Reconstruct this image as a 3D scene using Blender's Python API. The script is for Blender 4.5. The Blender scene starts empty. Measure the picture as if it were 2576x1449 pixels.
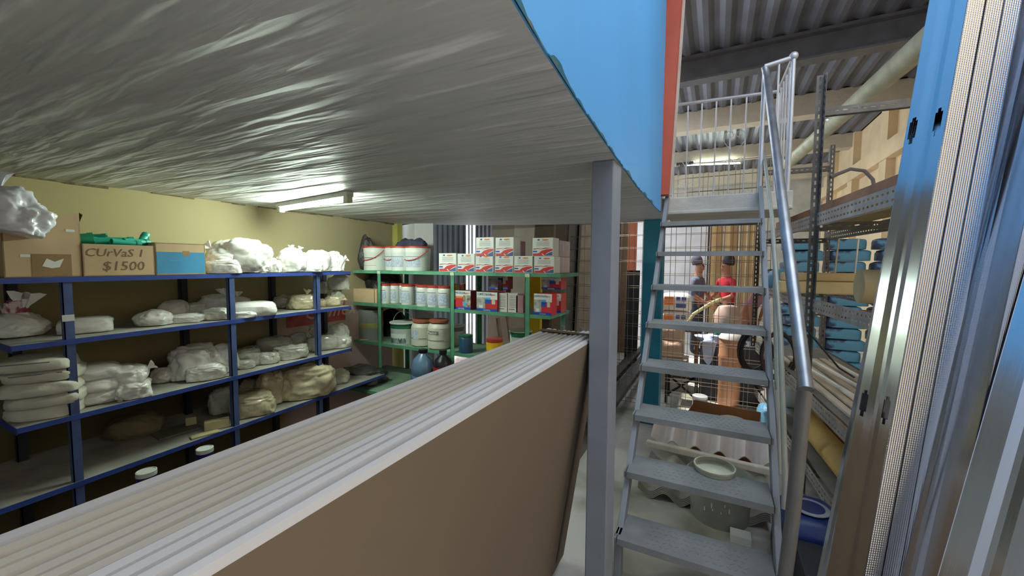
import bpy, bmesh, math, random
from mathutils import Vector, Matrix, noise
R = math.radians
C = bpy.context.scene.collection
sc = bpy.context.scene

# ------------------------------------------------------------------ camera
F, YAW, PITCH, ROLL, CX, CY, EYE = 1000.0, 27.1, 3.5, 0.35, 1288.0, 724.5, 1.65
yw, pt, rl = R(YAW), R(PITCH), R(ROLL)
FW = Vector((-math.sin(yw)*math.cos(pt), math.cos(yw)*math.cos(pt), -math.sin(pt)))
_r = Vector((math.cos(yw), math.sin(yw), 0)); _u = _r.cross(FW)
RT = _r*math.cos(rl) + _u*math.sin(rl); UP = RT.cross(FW)
cam = bpy.data.cameras.new('camera'); camo = bpy.data.objects.new('camera', cam); C.objects.link(camo)
m = Matrix((RT, UP, -FW)).transposed().to_4x4(); m.translation = (0, 0, EYE); camo.matrix_world = m
cam.sensor_width = 36; cam.lens = F/2576*36; cam.clip_start = 0.02; sc.camera = camo

def ray(px, py): return FW + RT*((px-CX)/F) - UP*((py-CY)/F)
def hit(px, py, ax, v):
    d = ray(px, py); o = (0, 0, EYE)
    t = (v-o[ax])/d[ax]; return Vector((d.x*t, d.y*t, EYE+d.z*t))
def atz(px, py, z): return hit(px, py, 2, z)
def aty(px, py, y): return hit(px, py, 1, y)
def atx(px, py, x): return hit(px, py, 0, x)
def atd(px, py, d):
    r = ray(px, py)*d; r.z += EYE; return r
def depth(p): return (Vector(p)-Vector((0, 0, EYE))).dot(FW)

# ------------------------------------------------------------------ materials
MC = {}
def lin(c):
    f = lambda v: v/12.92 if v <= .04045 else ((v+.055)/1.055)**2.4
    return (f(c[0]/255), f(c[1]/255), f(c[2]/255), 1)
def M(name, col, rough=.6, metal=0, var=.12, scale=6, bump=0, bscale=40, emit=0, stretch=None, col2=None,
      thr=None, trans=0, alpha=1, coat=0, ior=1.5, film=False):
    """Principled material; noise varies the colour, col2 mixes in as dirt / wear of its own shape."""
    if name in MC: return MC[name]
    mt = bpy.data.materials.new(name); mt.use_nodes = True; nt = mt.node_tree; N = nt.nodes; L = nt.links
    b = N['Principled BSDF']; c = lin(col)
    b.inputs['Roughness'].default_value = rough; b.inputs['Metallic'].default_value = metal
    b.inputs['Transmission Weight'].default_value = trans; b.inputs['Alpha'].default_value = alpha
    b.inputs['Coat Weight'].default_value = coat; b.inputs['IOR'].default_value = ior
    if emit:
        b.inputs['Emission Color'].default_value = c; b.inputs['Emission Strength'].default_value = emit
    tc = N.new('ShaderNodeTexCoord'); mp = N.new('ShaderNodeMapping'); L.new(tc.outputs['Object'], mp.inputs[0])
    if stretch: mp.inputs['Scale'].default_value = stretch
    nz = N.new('ShaderNodeTexNoise'); nz.inputs['Scale'].default_value = scale; nz.inputs['Detail'].default_value = 6
    L.new(mp.outputs[0], nz.inputs['Vector'])
    rp = N.new('ShaderNodeValToRGB'); L.new(nz.outputs['Fac'], rp.inputs[0])
    lo = tuple(max(0, x*(1-var*1.6)) for x in c[:3])+(1,); hi = tuple(min(1, x*(1+var)) for x in c[:3])+(1,)
    if col2:
        rp.color_ramp.elements[0].color = lin(col2); rp.color_ramp.elements[1].color = c
        a = thr or (.4, .5); rp.color_ramp.elements[0].position = a[0]; rp.color_ramp.elements[1].position = a[1]
    else:
        rp.color_ramp.elements[0].color = lo; rp.color_ramp.elements[1].color = hi
        rp.color_ramp.elements[0].position = .3; rp.color_ramp.elements[1].position = .7
    L.new(rp.outputs[0], b.inputs['Base Color'])
    if bump:
        if film:
            nd = N.new('ShaderNodeMixRGB'); nd.blend_type = 'ADD'; nd.inputs[0].default_value = .12; L.new(mp.outputs[0], nd.inputs[1]); L.new(nz.outputs['Color'], nd.inputs[2])
            n2 = N.new('ShaderNodeTexVoronoi'); n2.inputs['Scale'].default_value = bscale; n2.feature = 'F1'; L.new(nd.outputs[0], n2.inputs['Vector']); ho = n2.outputs['Distance']
        else:
            n2 = N.new('ShaderNodeTexNoise'); n2.inputs['Scale'].default_value = bscale; n2.inputs['Detail'].default_value = 5
            L.new(mp.outputs[0], n2.inputs['Vector']); ho = n2.outputs['Fac']
        bp = N.new('ShaderNodeBump'); bp.inputs['Strength'].default_value = bump; bp.inputs['Distance'].default_value = .02
        L.new(ho, bp.inputs['Height']); L.new(bp.outputs[0], b.inputs['Normal'])
    MC[name] = mt; return mt

# ------------------------------------------------------------------ mesh builder
class MB:
    def __init__(s): s.v = []; s.f = []; s.m = []; s.mats = []
    def mi(s, mat):
        if mat is None: return 0
        if mat not in s.mats: s.mats.append(mat)
        return s.mats.index(mat)
    def add(s, vs, fs, mat=None):
        k = len(s.v); s.v += [tuple(v) for v in vs]; i = s.mi(mat)
        for f in fs: s.f.append([k+x for x in f]); s.m.append(i)
        return s
    def box(s, a, b, mat=None, M_=None):
        x0, y0, z0 = a; x1, y1, z1 = b
        vs = [(x0,y0,z0),(x1,y0,z0),(x1,y1,z0),(x0,y1,z0),(x0,y0,z1),(x1,y0,z1),(x1,y1,z1),(x0,y1,z1)]
        if M_ is not None: vs = [M_ @ Vector(v) for v in vs]
        return s.add(vs, [(3,2,1,0),(4,5,6,7),(0,1,5,4),(1,2,6,5),(2,3,7,6),(3,0,4,7)], mat)
    def bar(s, p, q, w, h, mat=None, up=(0,0,1)):
        p, q = Vector(p), Vector(q); d = (q-p); l = d.length; d.normalize(); u = Vector(up)
        x = d.cross(u)
        if x.length < 1e-4: x = d.cross(Vector((0,1,0)))
        x.normalize(); u = x.cross(d)
        mt = Matrix((x, d, u)).transposed().to_4x4(); mt.translation = p
        return s.box((-w/2, 0, -h/2), (w/2, l, h/2), mat, mt)
    def tube(s, pts, r, n=10, mat=None, cap=True, hollow=0):
        pts = [Vector(p) for p in pts]; k = len(s.v); i = s.mi(mat); rr = r if isinstance(r, (list, tuple)) else [r]*len(pts)
        prev = None
        for a, p in enumerate(pts):
            t = (pts[min(a+1, len(pts)-1)]-pts[max(a-1, 0)]).normalized()
            if prev is None:
                x = t.cross(Vector((0,0,1)))
                if x.length < .05: x = t.cross(Vector((0,1,0)))
            else: x = prev - t*prev.dot(t)
            x.normalize(); prev = x; y = t.cross(x)
            for j in range(n):
                an = 2*math.pi*j/n; s.v.append(tuple(p+(x*math.cos(an)+y*math.sin(an))*rr[a]))
        for a in range(len(pts)-1):
            for j in range(n):
                s.f.append([k+a*n+j, k+a*n+(j+1)%n, k+(a+1)*n+(j+1)%n, k+(a+1)*n+j]); s.m.append(i)
        if cap:
            s.f.append([k+j for j in range(n)][::-1]); s.m.append(i)
            e = k+(len(pts)-1)*n; s.f.append([e+j for j in range(n)]); s.m.append(i)
        return s
    def lathe(s, prof, n=24, mat=None, c=(0,0,0), mats=None, ruff=0, seed=0):
        """prof: (r, z) list; mats: list of (z limit, material)"""
        k = len(s.v); i = s.mi(mat)
        for a, (r, z) in enumerate(prof):
            for j in range(n):
                an = 2*math.pi*j/n; q = r*(1+ruff*math.sin(an*7+seed+a))
                s.v.append((c[0]+q*math.cos(an), c[1]+q*math.sin(an), c[2]+z))
        for a in range(len(prof)-1):
            ii = i
            if mats:
                zm = (prof[a][1]+prof[a+1][1])/2
                for zl, mm in mats:
                    if zm <= zl: ii = s.mi(mm); break
            for j in range(n):
                s.f.append([k+a*n+j, k+a*n+(j+1)%n, k+(a+1)*n+(j+1)%n, k+(a+1)*n+j]); s.m.append(ii)
        if prof[0][0] > 1e-4: s.f.append([k+j for j in range(n)][::-1]); s.m.append(i)
        if prof[-1][0] > 1e-4:
            e = k+(len(prof)-1)*n; s.f.append([e+j for j in range(n)]); s.m.append(s.m[-2] if prof[0][0] > 1e-4 else s.m[-1])
        return s
    def poly(s, pts, th, mat=None):
        """extrude polygon pts (3D list) by vector th"""
        n = len(pts); th = Vector(th); vs = [Vector(p) for p in pts]+[Vector(p)+th for p in pts]
        return s.add(vs, [list(range(n))[::-1], list(range(n, 2*n))]+[(j, (j+1)%n, n+(j+1)%n, n+j) for j in range(n)], mat)
    def build(s, name, mat=None, parent=None, smooth=False, bev=0, fix=True):
        me = bpy.data.meshes.new(name); me.from_pydata(s.v, [], s.f)
        if mat is not None and not s.mats: s.mats = [mat]
        for x in s.mats: me.materials.append(x)
        for p, i in zip(me.polygons, s.m): p.material_index = i
        if fix:
            bm = bmesh.new(); bm.from_mesh(me); bmesh.ops.recalc_face_normals(bm, faces=bm.faces); bm.to_mesh(me); bm.free()
        o = bpy.data.objects.new(name, me); C.objects.link(o)
        if parent: o.parent = parent
        if smooth: 
            me.polygons.foreach_set('use_smooth', [True]*len(me.polygons))
            try: me.set_sharp_from_angle(angle=R(40))
            except Exception: pass
        if bev:
            b = o.modifiers.new('bevel', 'BEVEL'); b.width = bev; b.segments = 2; b.limit_method = 'ANGLE'
        return o

def tag(o, label, cat, group=None, kind=None):
    o['label'] = label; o['category'] = cat
    if group: o['group'] = group
    if kind: o['kind'] = kind
    return o
def thing(name, label, cat, loc=(0,0,0), rz=0, group=None):
    o = bpy.data.objects.new(name, None); C.objects.link(o); o.empty_display_size = .05
    o.location = loc; o.rotation_euler = (0, 0, rz); return tag(o, label, cat, group)
def struct(name, mb, mat=None, bev=0, label=None):
    o = mb.build(name, mat, bev=bev); o['kind'] = 'structure'
    if label: o['label'] = label
    return o
def text(parent, name, s, size, loc, rot, mat, ext=.0004, shear=0):
    cu = bpy.data.curves.new(name, 'FONT'); cu.body = s; cu.size = size; cu.extrude = ext; cu.align_x = 'CENTER'
    cu.align_y = 'CENTER'; cu.shear = shear; cu.resolution_u = 2
    t = bpy.data.objects.new(name, cu); C.objects.link(t)
    dg = bpy.context.evaluated_depsgraph_get(); me = bpy.data.meshes.new_from_object(t.evaluated_get(dg))
    bpy.data.objects.remove(t); o = bpy.data.objects.new(name, me); C.objects.link(o)
    me.materials.clear(); me.materials.append(mat); o.parent = parent; o.location = loc; o.rotation_euler = rot; return o

# palette
yellow = M('ochre_wall', (186,170,98), .85, var=.1, scale=1.2, bump=.25, bscale=14)
conc = M('raw_concrete', (190,186,176), .85, var=.15, scale=3, bump=.4, bscale=18)
cream = M('cream_plaster', (206,194,172), .85, var=.1, scale=2, bump=.4, bscale=12)
grey = M('grey_paint', (132,138,148), .5, var=.08, scale=3, bump=.05, bscale=60)
greytread = M('grey_tread', (130,134,137), .6, var=.18, scale=4, bump=.15, bscale=50)
galv = M('galvanised_pipe', (150,153,158), .38, .75, var=.15, scale=8)
bluep = M('blue_shelf_paint', (54,78,160), .45, var=.15, scale=10)
bluepost = M('blue_post_paint', (80,98,148), .5, var=.2, scale=9, col2=None)
dust = M('dusty_shelf_top', (170,166,156), .9, var=.2, scale=5)
greenp = M('green_shelf_paint', (88,150,118), .5, var=.18, scale=9, col2=None)
plastic_w = M('white_plastic_bag', (240,238,232), .3, var=.03, scale=12, bump=.16, bscale=16, coat=.6, film=True)
plastic_g = M('clear_plastic_bag', (206,206,194), .2, var=.12, scale=14, bump=.2, bscale=18, coat=1, film=True)
plastic_y = M('yellowed_bag', (214,202,168), .25, var=.15, scale=12, bump=.2, bscale=16, coat=.8, film=True)
sackw = M('paper_sack', (214,212,196), .6, var=.08, scale=10, bump=.3, bscale=25)
card = M('cardboard', (200,172,136), .85, var=.08, scale=5)
cardd = M('cardboard_dark', (92,70,50), .9, var=.1, scale=5)
white = M('white_plastic', (226,228,222), .35, var=.04, scale=8)
offw = M('old_white_plastic', (206,204,188), .4, var=.08, scale=9)
redlid = M('red_lid', (186,66,52), .45, var=.1)
brownlid = M('brown_lid', (160,88,66), .5, var=.1)
red = M('red_print', (206,44,48), .5, var=.06)
blue = M('blue_print', (24,74,178), .5, var=.06)
lblue = M('light_blue_print', (88,170,218), .5, var=.06)
orange = M('orange_print', (238,128,50), .5, var=.06)
inkblue = M('ink_blue', (74,92,150), .6, var=.05)
inkgrey = M('ink_grey', (120,118,120), .6, var=.05)
darkred = M('maroon_side', (122,34,42), .5, var=.08)
black = M('black_plastic', (22,22,24), .45, var=.2)
blackbag = M('black_bag', (26,26,28), .4, var=.3, scale=15, bump=.8, bscale=20)
dgreen = M('dark_green', (24,96,66), .5, var=.1)
teal = M('teal_pipe', (30,158,132), .4, var=.08)
steel = M('dark_slotted_steel', (92,88,84), .5, .5, var=.25, scale=9)
steell = M('grey_slotted_steel', (164,158,152), .5, .3, var=.15, scale=9)
wood = M('pine_wood', (196,158,104), .7, var=.15, scale=3, stretch=(1,1,8))
wooddk = M('brown_wood', (128,92,58), .75, var=.2, scale=3)
skin = M('skin', (168,112,84), .6, var=.05)
wire = M('galvanised_wire', (150,134,118), .4, .6, var=.15)

# ================================================================== SETTING
ZC = 2.1      # underside of the mezzanine
def plank_mesh(): return MB()
fl = M('concrete_floor', (196,192,184), .75, var=.16, scale=1.6, bump=.15, bscale=20, col2=(132,134,112), thr=(.32,.5))
struct('floor', MB().box((-.97,-3.6,-.1),(3.2,15.2,0)).box((-6,4.2,-.1),(-.97,15.2,0)), fl)
struct('floor_store', MB().box((-6,-3.6,-.1),(-.97,4.2,0)), M('darkened_floor', (92,86,78), .9, var=.2, scale=3))  # floor colour darkened to cut bounce light and deepen the shade here
# mezzanine slab with streaky plaster
ceilm = bpy.data.materials.new('streaked_plaster'); ceilm.use_nodes = True
def ceil_nodes():
    nt = ceilm.node_tree; N = nt.nodes; L = nt.links; b = N['Principled BSDF']; b.inputs['Roughness'].default_value = .55
    tc = N.new('ShaderNodeTexCoord'); mp = N.new('ShaderNodeMapping'); mp.inputs['Scale'].default_value = (.9, 7, 1)
    mp.inputs['Rotation'].default_value = (0, 0, R(-4)); L.new(tc.outputs['Object'], mp.inputs[0])
    n1 = N.new('ShaderNodeTexNoise'); n1.inputs['Scale'].default_value = 1.3; n1.inputs['Detail'].default_value = 3; n1.inputs['Distortion'].default_value = .15
    n2 = N.new('ShaderNodeTexNoise'); n2.inputs['Scale'].default_value = 2.6; n2.inputs['Detail'].default_value = 4
    n3 = N.new('ShaderNodeTexNoise'); n3.inputs['Scale'].default_value = 1.2; n3.inputs['Detail'].default_value = 3
    L.new(mp.outputs[0], n1.inputs[0]); L.new(mp.outputs[0], n2.inputs[0]); L.new(tc.outputs['Object'], n3.inputs[0])
    rp = N.new('ShaderNodeValToRGB'); L.new(n2.outputs[0], rp.inputs[0])
    e = rp.color_ramp.elements; e[0].position = .3; e[0].color = lin((190,191,190)); e[1].position = .75; e[1].color = lin((240,240,240))
    x = e.new(.6); x.color = lin((200,200,199))
    L.new(rp.outputs[0], b.inputs['Base Color'])
    r1 = N.new('ShaderNodeValToRGB'); L.new(n1.outputs[0], r1.inputs[0])
    r1.color_ramp.elements[0].position = .42; r1.color_ramp.elements[1].position = .58
    mx = N.new('ShaderNodeMath'); mx.operation = 'MULTIPLY_ADD'; L.new(n2.outputs[0], mx.inputs[0]); mx.inputs[1].default_value = .45
    L.new(r1.outputs[0], mx.inputs[2])
    ad = N.new('ShaderNodeMath'); ad.operation = 'ADD'; L.new(mx.outputs[0], ad.inputs[0]); L.new(n3.outputs[0], ad.inputs[1])
    bp = N.new('ShaderNodeBump'); bp.inputs['Strength'].default_value = .7; bp.inputs['Distance'].default_value = .014
    L.new(ad.outputs[0], bp.inputs['Height']); L.new(bp.outputs[0], b.inputs['Normal'])
ceil_nodes()
FE = [(-.31,-1.3),(-.32,.45),(-.327,.628),(-.338,.743),(-.363,1.1),(-.396,1.71),(-.428,2.41),(-.446,3.41),(-.45,4.42)]
slab = [(-3.4,-1.3,ZC)]+[(x,y,ZC) for x, y in FE]+[(-.69,4.37,ZC),(-1.3,4.41,ZC),(-2.53,4.03,ZC),(-3.4,3.42,ZC)]
struct('ceiling', MB().poly(slab, (0,0,.15)), ceilm, label='mezzanine slab of streaked grey plaster')
# upper blue wall on the slab edge
bw = M('sky_blue_paint', (84,160,222), .55, var=.05, scale=.8, bump=.12, bscale=5)
edgem = M('ragged_teal_paint', (10,86,104), .6, var=.25, scale=30, col2=(84,92,84), thr=(.38,.46))
mb = MB(); k = FE[:-1]
k[-1] = (-.446, 3.68)
pts = [(x,y,ZC) for x, y in k]+[(x-.12,y,ZC) for x, y in k[::-1]]
mb.poly([(x+(.004 if i_ < len(k) else 0),y,ZC+.001) for i_, (x, y, z) in enumerate(pts)], (0,0,2.46))
struct('wall_mezzanine', mb, bw)
def ragged():
    mb = MB(); rnd = random.Random(4); n = 150; a = []; b = []
    for i in range(n+1):
        y = .55+(3.68-.55)*i/n
        x = None
        for (x0,y0),(x1,y1) in zip(FE, FE[1:]):
            if y0 <= y <= y1: x = x0+(x1-x0)*(y-y0)/(y1-y0)
        h = .002+.035*max(0, noise.noise((y*6,0,3))+.05)+.008*rnd.random()
        if y < .8: h += .09*max(0, noise.noise((y*14,1,3)))
        a.append((x+.0048,y,ZC+.001)); b.append((x+.0048,y,ZC+h))
    vs = a+b; mb.add(vs, [(i, i+1, n+2+i, n+1+i) for i in range(n)])
    vs2 = [(x+.002,y,z) for x,y,z in a]+[(x+.002,y,z) for x,y,z in b]
    mb.add(vs2, [(i, i+1, n+2+i, n+1+i) for i in range(n)]); return mb
struct('trim_1', ragged(), edgem)
struct('trim_2', MB().poly([(-.56,3.69,2.255),(-.385,3.69,2.255),(-.30,3.69,4.57),(-.56,3.69,4.57)],(0,.08,0)), M('terracotta_paint', (188,84,58), .6, var=.06))
struct('trim_3', MB().poly([(-.5,3.775,2.255),(-.365,3.775,2.255),(-.28,3.775,4.57),(-.5,3.775,4.57)],(0,.03,0)), conc)
# left wall
wl = bpy.data.materials.new('painted_left_wall'); wl.use_nodes = True
def wl_nodes():
    nt = wl.node_tree; N = nt.nodes; L = nt.links; b = N['Principled BSDF']; b.inputs['Roughness'].default_value = .85
    tc = N.new('ShaderNodeTexCoord'); sp = N.new('ShaderNodeSeparateXYZ'); L.new(tc.outputs['Object'], sp.inputs[0])
    nz = N.new('ShaderNodeTexNoise'); nz.inputs['Scale'].default_value = 1.5; nz.inputs['Detail'].default_value = 4; L.new(tc.outputs['Object'], nz.inputs[0])
    ma = N.new('ShaderNodeMath'); ma.operation = 'MULTIPLY_ADD'; L.new(nz.outputs[0], ma.inputs[0]); ma.inputs[1].default_value = .5; L.new(sp.outputs[1], ma.inputs[2])
    rp = N.new('ShaderNodeValToRGB'); mr = N.new('ShaderNodeMapRange'); mr.inputs[1].default_value = 0; mr.inputs[2].default_value = 4
    L.new(ma.outputs[0], mr.inputs[0]); L.new(mr.outputs[0], rp.inputs[0]); e = rp.color_ramp.elements
    e[0].position = .3; e[0].color = lin((160,148,106)); e[1].position = .85; e[1].color = lin((162,149,118)); q = e.new(.55); q.color = lin((160,148,114))
    # older pale paint low down beside the far corner
    r2 = N.new('ShaderNodeValToRGB'); mr2 = N.new('ShaderNodeMapRange'); mr2.inputs[1].default_value = 1.5; mr2.inputs[2].default_value = 1.1
    mb_ = N.new('ShaderNodeMath'); mb_.operation = 'MULTIPLY_ADD'; L.new(nz.outputs[0], mb_.inputs[0]); mb_.inputs[1].default_value = .3; L.new(sp.outputs[2], mb_.inputs[2])
    L.new(mb_.outputs[0], mr2.inputs[0])
    mr3 = N.new('ShaderNodeMapRange'); mr3.inputs[1].default_value = 2.2; mr3.inputs[2].default_value = 2.5; L.new(ma.outputs[0], mr3.inputs[0])
    mu = N.new('ShaderNodeMath'); mu.operation = 'MULTIPLY'; L.new(mr2.outputs[0], mu.inputs[0]); L.new(mr3.outputs[0], mu.inputs[1])
    mx = N.new('ShaderNodeMix'); mx.data_type = 'RGBA'; L.new(mu.outputs[0], mx.inputs[0]); L.new(rp.outputs[0], mx.inputs[6]); mx.inputs[7].default_value = lin((206,180,176))
    lo_ = N.new('ShaderNodeMapRange'); lo_.inputs[1].default_value = 1.22; lo_.inputs[2].default_value = 1.12; L.new(mb_.outputs[0], lo_.inputs[0])
    iv = N.new('ShaderNodeMath'); iv.operation = 'SUBTRACT'; iv.inputs[0].default_value = 1; L.new(mr3.outputs[0], iv.inputs[1])
    m2 = N.new('ShaderNodeMath'); m2.operation = 'MULTIPLY'; L.new(lo_.outputs[0], m2.inputs[0]); L.new(iv.outputs[0], m2.inputs[1])
    mx2 = N.new('ShaderNodeMix'); mx2.data_type = 'RGBA'; L.new(m2.outputs[0], mx2.inputs[0]); L.new(mx.outputs[2], mx2.inputs[6]); mx2.inputs[7].default_value = lin((104,90,58))  # brown low on the wall paints in the shade under the shelves
    L.new(mx2.outputs[2], b.inputs['Base Color'])
    bp = N.new('ShaderNodeBump'); bp.inputs['Strength'].default_value = .3; bp.inputs['Distance'].default_value = .01; L.new(nz.outputs[0], bp.inputs['Height']); L.new(bp.outputs[0], b.inputs['Normal'])
wl_nodes()
struct('wall_left', MB().box((-3.45,-3.6,0),(-3.3,3.42,ZC)), wl)
# ragged mortar line where wall meets slab
def mortar():
    mb = MB(); rnd = random.Random(8); y = -1
    while y < 3.4:
        l = rnd.uniform(.04,.2)
        if rnd.random() < .55: mb.box((-3.3,y,ZC-rnd.uniform(.004,.016)),(-3.29,y+l,ZC-.0005))
        y += l
    return mb
struct('trim_4', mortar(), M('crumbly_mortar', (112,100,74), .9, var=.4, scale=30))
# far end of the left room: shade box for the recess, yellow strip, white pillar
struct('wall_shade_box', MB().box((-3.7,3.56,0),(-3.4,3.9,2.3)), M('recess_shade', (58,52,44), .9))  # solid box whose dark colour stands in for shade in the gap
p0, p1 = aty(981,600,3.46), aty(1000,600,3.46)
struct('trim_5', MB().box((p0.x,3.46,0),(p1.x,3.54,2.099)), M('yellow_strip', (186,180,92), .8, var=.1))
p0, p1, p2 = aty(1007,600,3.66), aty(1043,600,3.54), aty(1090,600,3.62)
mb = MB().poly([(p0.x,3.66,0),(p1.x,3.54,0),(p2.x,3.62,0),(p2.x*1.1,3.95,0),(p0.x,3.95,0)], (0,0,2.099))
struct('wall_pillar', mb, M('white_plaster', (214,212,212), .8, var=.06, scale=3, bump=.2))
# shuttered street front beyond
def corr(x0, x1, y, z0, z1, pitch, amp, axis='x', seg=6, th=.004):
    mb = MB(); n = max(2, int(abs(x1-x0)/pitch*seg)); vs = []
    for i in range(n+1):
        x = x0+(x1-x0)*i/n; ph = (i%seg)/seg
        o = amp if .25 <= ph < .75 else -amp
        vs += [(x,y+o,z0),(x,y+o,z1)]
    mb.add(vs, [(2*i,2*i+2,2*i+3,2*i+1) for i in range(n)]); return mb
def sol(o, t):
    s = o.modifiers.new('thickness','SOLIDIFY'); s.thickness = t; return o
YS = 5.2
shd = M('dark_shutter', (62,70,74), .8, .0, var=.12, scale=4); shg = M('grey_shutter', (132,134,140), .5, .3, var=.1, scale=4)
a = aty(1060,600,YS).x; b = aty(1172,600,YS).x
sol(struct('door_1', corr(a,b,YS,0,2.9,.1,.005), shd), .004)
a2 = aty(1197,600,YS).x; b2 = aty(1262,600,YS).x
sol(struct('door_2', corr(a2,b2,YS,0,2.9,.07,.012), shg), .004)
for i, px in enumerate((1179.5, 1187.5)):
    x = aty(px,600,YS).x; struct('trim_%d' % (6+i), MB().box((x-.006,YS-.02,0),(x+.006,YS+.02,2.9)), shg)
struct('wall_front', MB().box((-6,YS,2.55),(-2.2,YS+.12,4.6)), conc)
struct('wall_corner', MB().box((-6,3.9,0),(-3.62,4.05,4.6)), conc)
struct('wall_added_behind', MB().box((-3.5,-1.45,0),(3.0,-1.3,4.6)), M('pale_blue_added_wall',(206,214,228),.8,var=.06))  # unseen wall added close behind the camera to cut bounce light; blue tints reflections
struct('wall_upper', MB().box((-3.55,-3.6,2.25),(-3.4,3.9,4.6)), conc)
struct('wall_upper_side', MB().box((-3.62,3.9,2.5),(-3.5,5.2,4.6)), conc)
# hall: right wall, back wall, left beyond
struct('wall_back', MB().box((-6,14.8,0),(3.2,15.0,4.6)), M('grey_block_wall', (186,182,174), .85, var=.14, scale=3, bump=.3))
wr = MB().box((2.75,-3.6,0),(2.95,15,4.6))
for y in (5.5, 7.4, 9.4, 11.4, 13.2): wr.box((2.62,y,0),(2.95,y+.35,4.6))
wr.box((2.6,5.5,3.55),(2.8,15,3.85))
struct('wall_right', wr, M('warmed_cream_plaster', (226,200,160), .85, var=.08, scale=2, bump=.4, bscale=12))  # cream plaster, colour warmed to stand in for warm light
struct('wall_side_far', MB().box((-6,5.3,3.2),(-5.85,15,4.6)), conc)
# roof of corrugated sheets with unseen openings added to let daylight in
roofm = M('fibre_roof_sheet', (112,112,120), .55, .2, var=.16, scale=2)
def roof(x0, x1, y0, y1, z):
    mb = MB(); n = int((x1-x0)/.03); vs = []
    for i in range(n+1):
        x = x0+(x1-x0)*i/n; ph = (i % 8)/8; o = [0,0,.0,.022,.045,.045,.045,.022][i % 8]
        vs += [(x,y0,z+o),(x,y1,z+o)]
    mb.add(vs, [(2*i,2*i+2,2*i+3,2*i+1) for i in range(n)]); return mb
sol(struct('ceiling_roof', roof(-1.2,2.95,3.0,15.0,4.6), roofm), .004)
sol(struct('ceiling_roof_left', roof(-6,-1.2,8.6,15.0,4.6), roofm), .004)
sol(struct('ceiling_roof_front', roof(-6,-1.2,3.0,4.6,4.6), roofm), .004)
sol(struct('ceiling_roof_rear', roof(.0,2.95,-3.6,-.6,4.6), roofm), .004)
sol(struct('ceiling_roof_side', roof(-6,.0,-3.6,3.0,4.6), roofm), .004)
# beams
gx = MB(); gx.box((-1.2,6.3,4.56),(2.75,6.5,4.6)); gx.box((-1.2,6.3,4.25),(2.75,6.5,4.28)); gx.box((-1.2,6.39,4.28),(2.75,6.41,4.56))
tag(gx.build('steel_girder', M('dark_girder', (104,102,104), .5, .2, var=.12)), 'dark steel girder crossing under the corrugated roof', 'beam')
for (y, z0, z1, lb) in ((8.6,4.25,4.62,'cream concrete roof beam nearest behind the dark steel girder'),(11.5,4.3,4.62,'cream concrete roof beam just in front of the far lamp'),(14.4,4.22,4.62,'cream concrete beam against the far block wall')):
    tag(MB().box((-1.6,y,z0),(2.75,y+.3,z1)).build('concrete_beam', cream, bev=.01), lb, 'beam', 'cream concrete roof beams')
dp = [aty(2345,92,4.4), aty(2150,262,6.4), aty(1985,408,9.6), aty(1975,416,9.9)]
dp[0] = dp[0]+(dp[0]-dp[1])*.55
tag(MB().tube(dp, .1, 16).build('ventilation_duct', M('pale_green_duct', (168,166,140), .6, var=.15), smooth=True), 'long pale round duct rising diagonally under the roof', 'duct')

# ================================================================== LIGHT FIXTURES
def fixture(name, label, a, b, strength, zc, hgt):
    a, b = Vector(a), Vector(b); t = thing(name, label, 'lamp', ((a+b)/2)[:]); c = (a+b)/2
    tu = M('lit_tube_%s' % name, (236,255,238), .4, emit=strength, var=0)
    MB().tube([a-c, b-c], .017, 12).build('fluorescent_tube', tu, t)
    d = (b-a).normalized(); ho = MB(); 
    ho.bar(a-c-d*.05+Vector((0,0,hgt)), b-c+d*.05+Vector((0,0,hgt)), .05, .03); ho.build('housing', M('lamp_housing', (214,214,206), .6), t)
    for e, s in ((a, -1), (b, 1)):
        MB().bar(e-c, e-c+d*.05*s, .035, .05).build('end_socket', M('lamp_socket', (190,190,160), .5), t)
    return t
fixture('tube_lamp', 'lit fluorescent tube under the mezzanine above the blue shelf', (-2.95,1.92,2.055), (-2.12,1.80,2.055), 150, ZC, .028)
a, b = aty(1728,415,11.3), aty(1862,410,11.3)
fixture('tube_lamp', 'lit fluorescent tube high in the far hall behind the railing', a, b, 24, 4.1, .028)
tag(MB().box((-1.0,11.25,4.2),(-.6,11.42,4.28)).build('hanging_bracket', steel), 'dark mounting board left of the far lit tube', 'bracket')

# ================================================================== COLUMNS
tag(MB().box((-.5,1.74,0),(-.403,1.89,ZC)).build('steel_column', grey, bev=.006), 'grey square steel column holding the mezzanine edge beside the stairs', 'column')
tag(MB().box((-.665,4.22,0),(-.475,4.40,ZC)).build('teal_column', M('teal_wall_paint', (22,112,138), .55, var=.05), bev=.006), 'teal painted square column behind the left side of the stairs', 'column')

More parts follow.
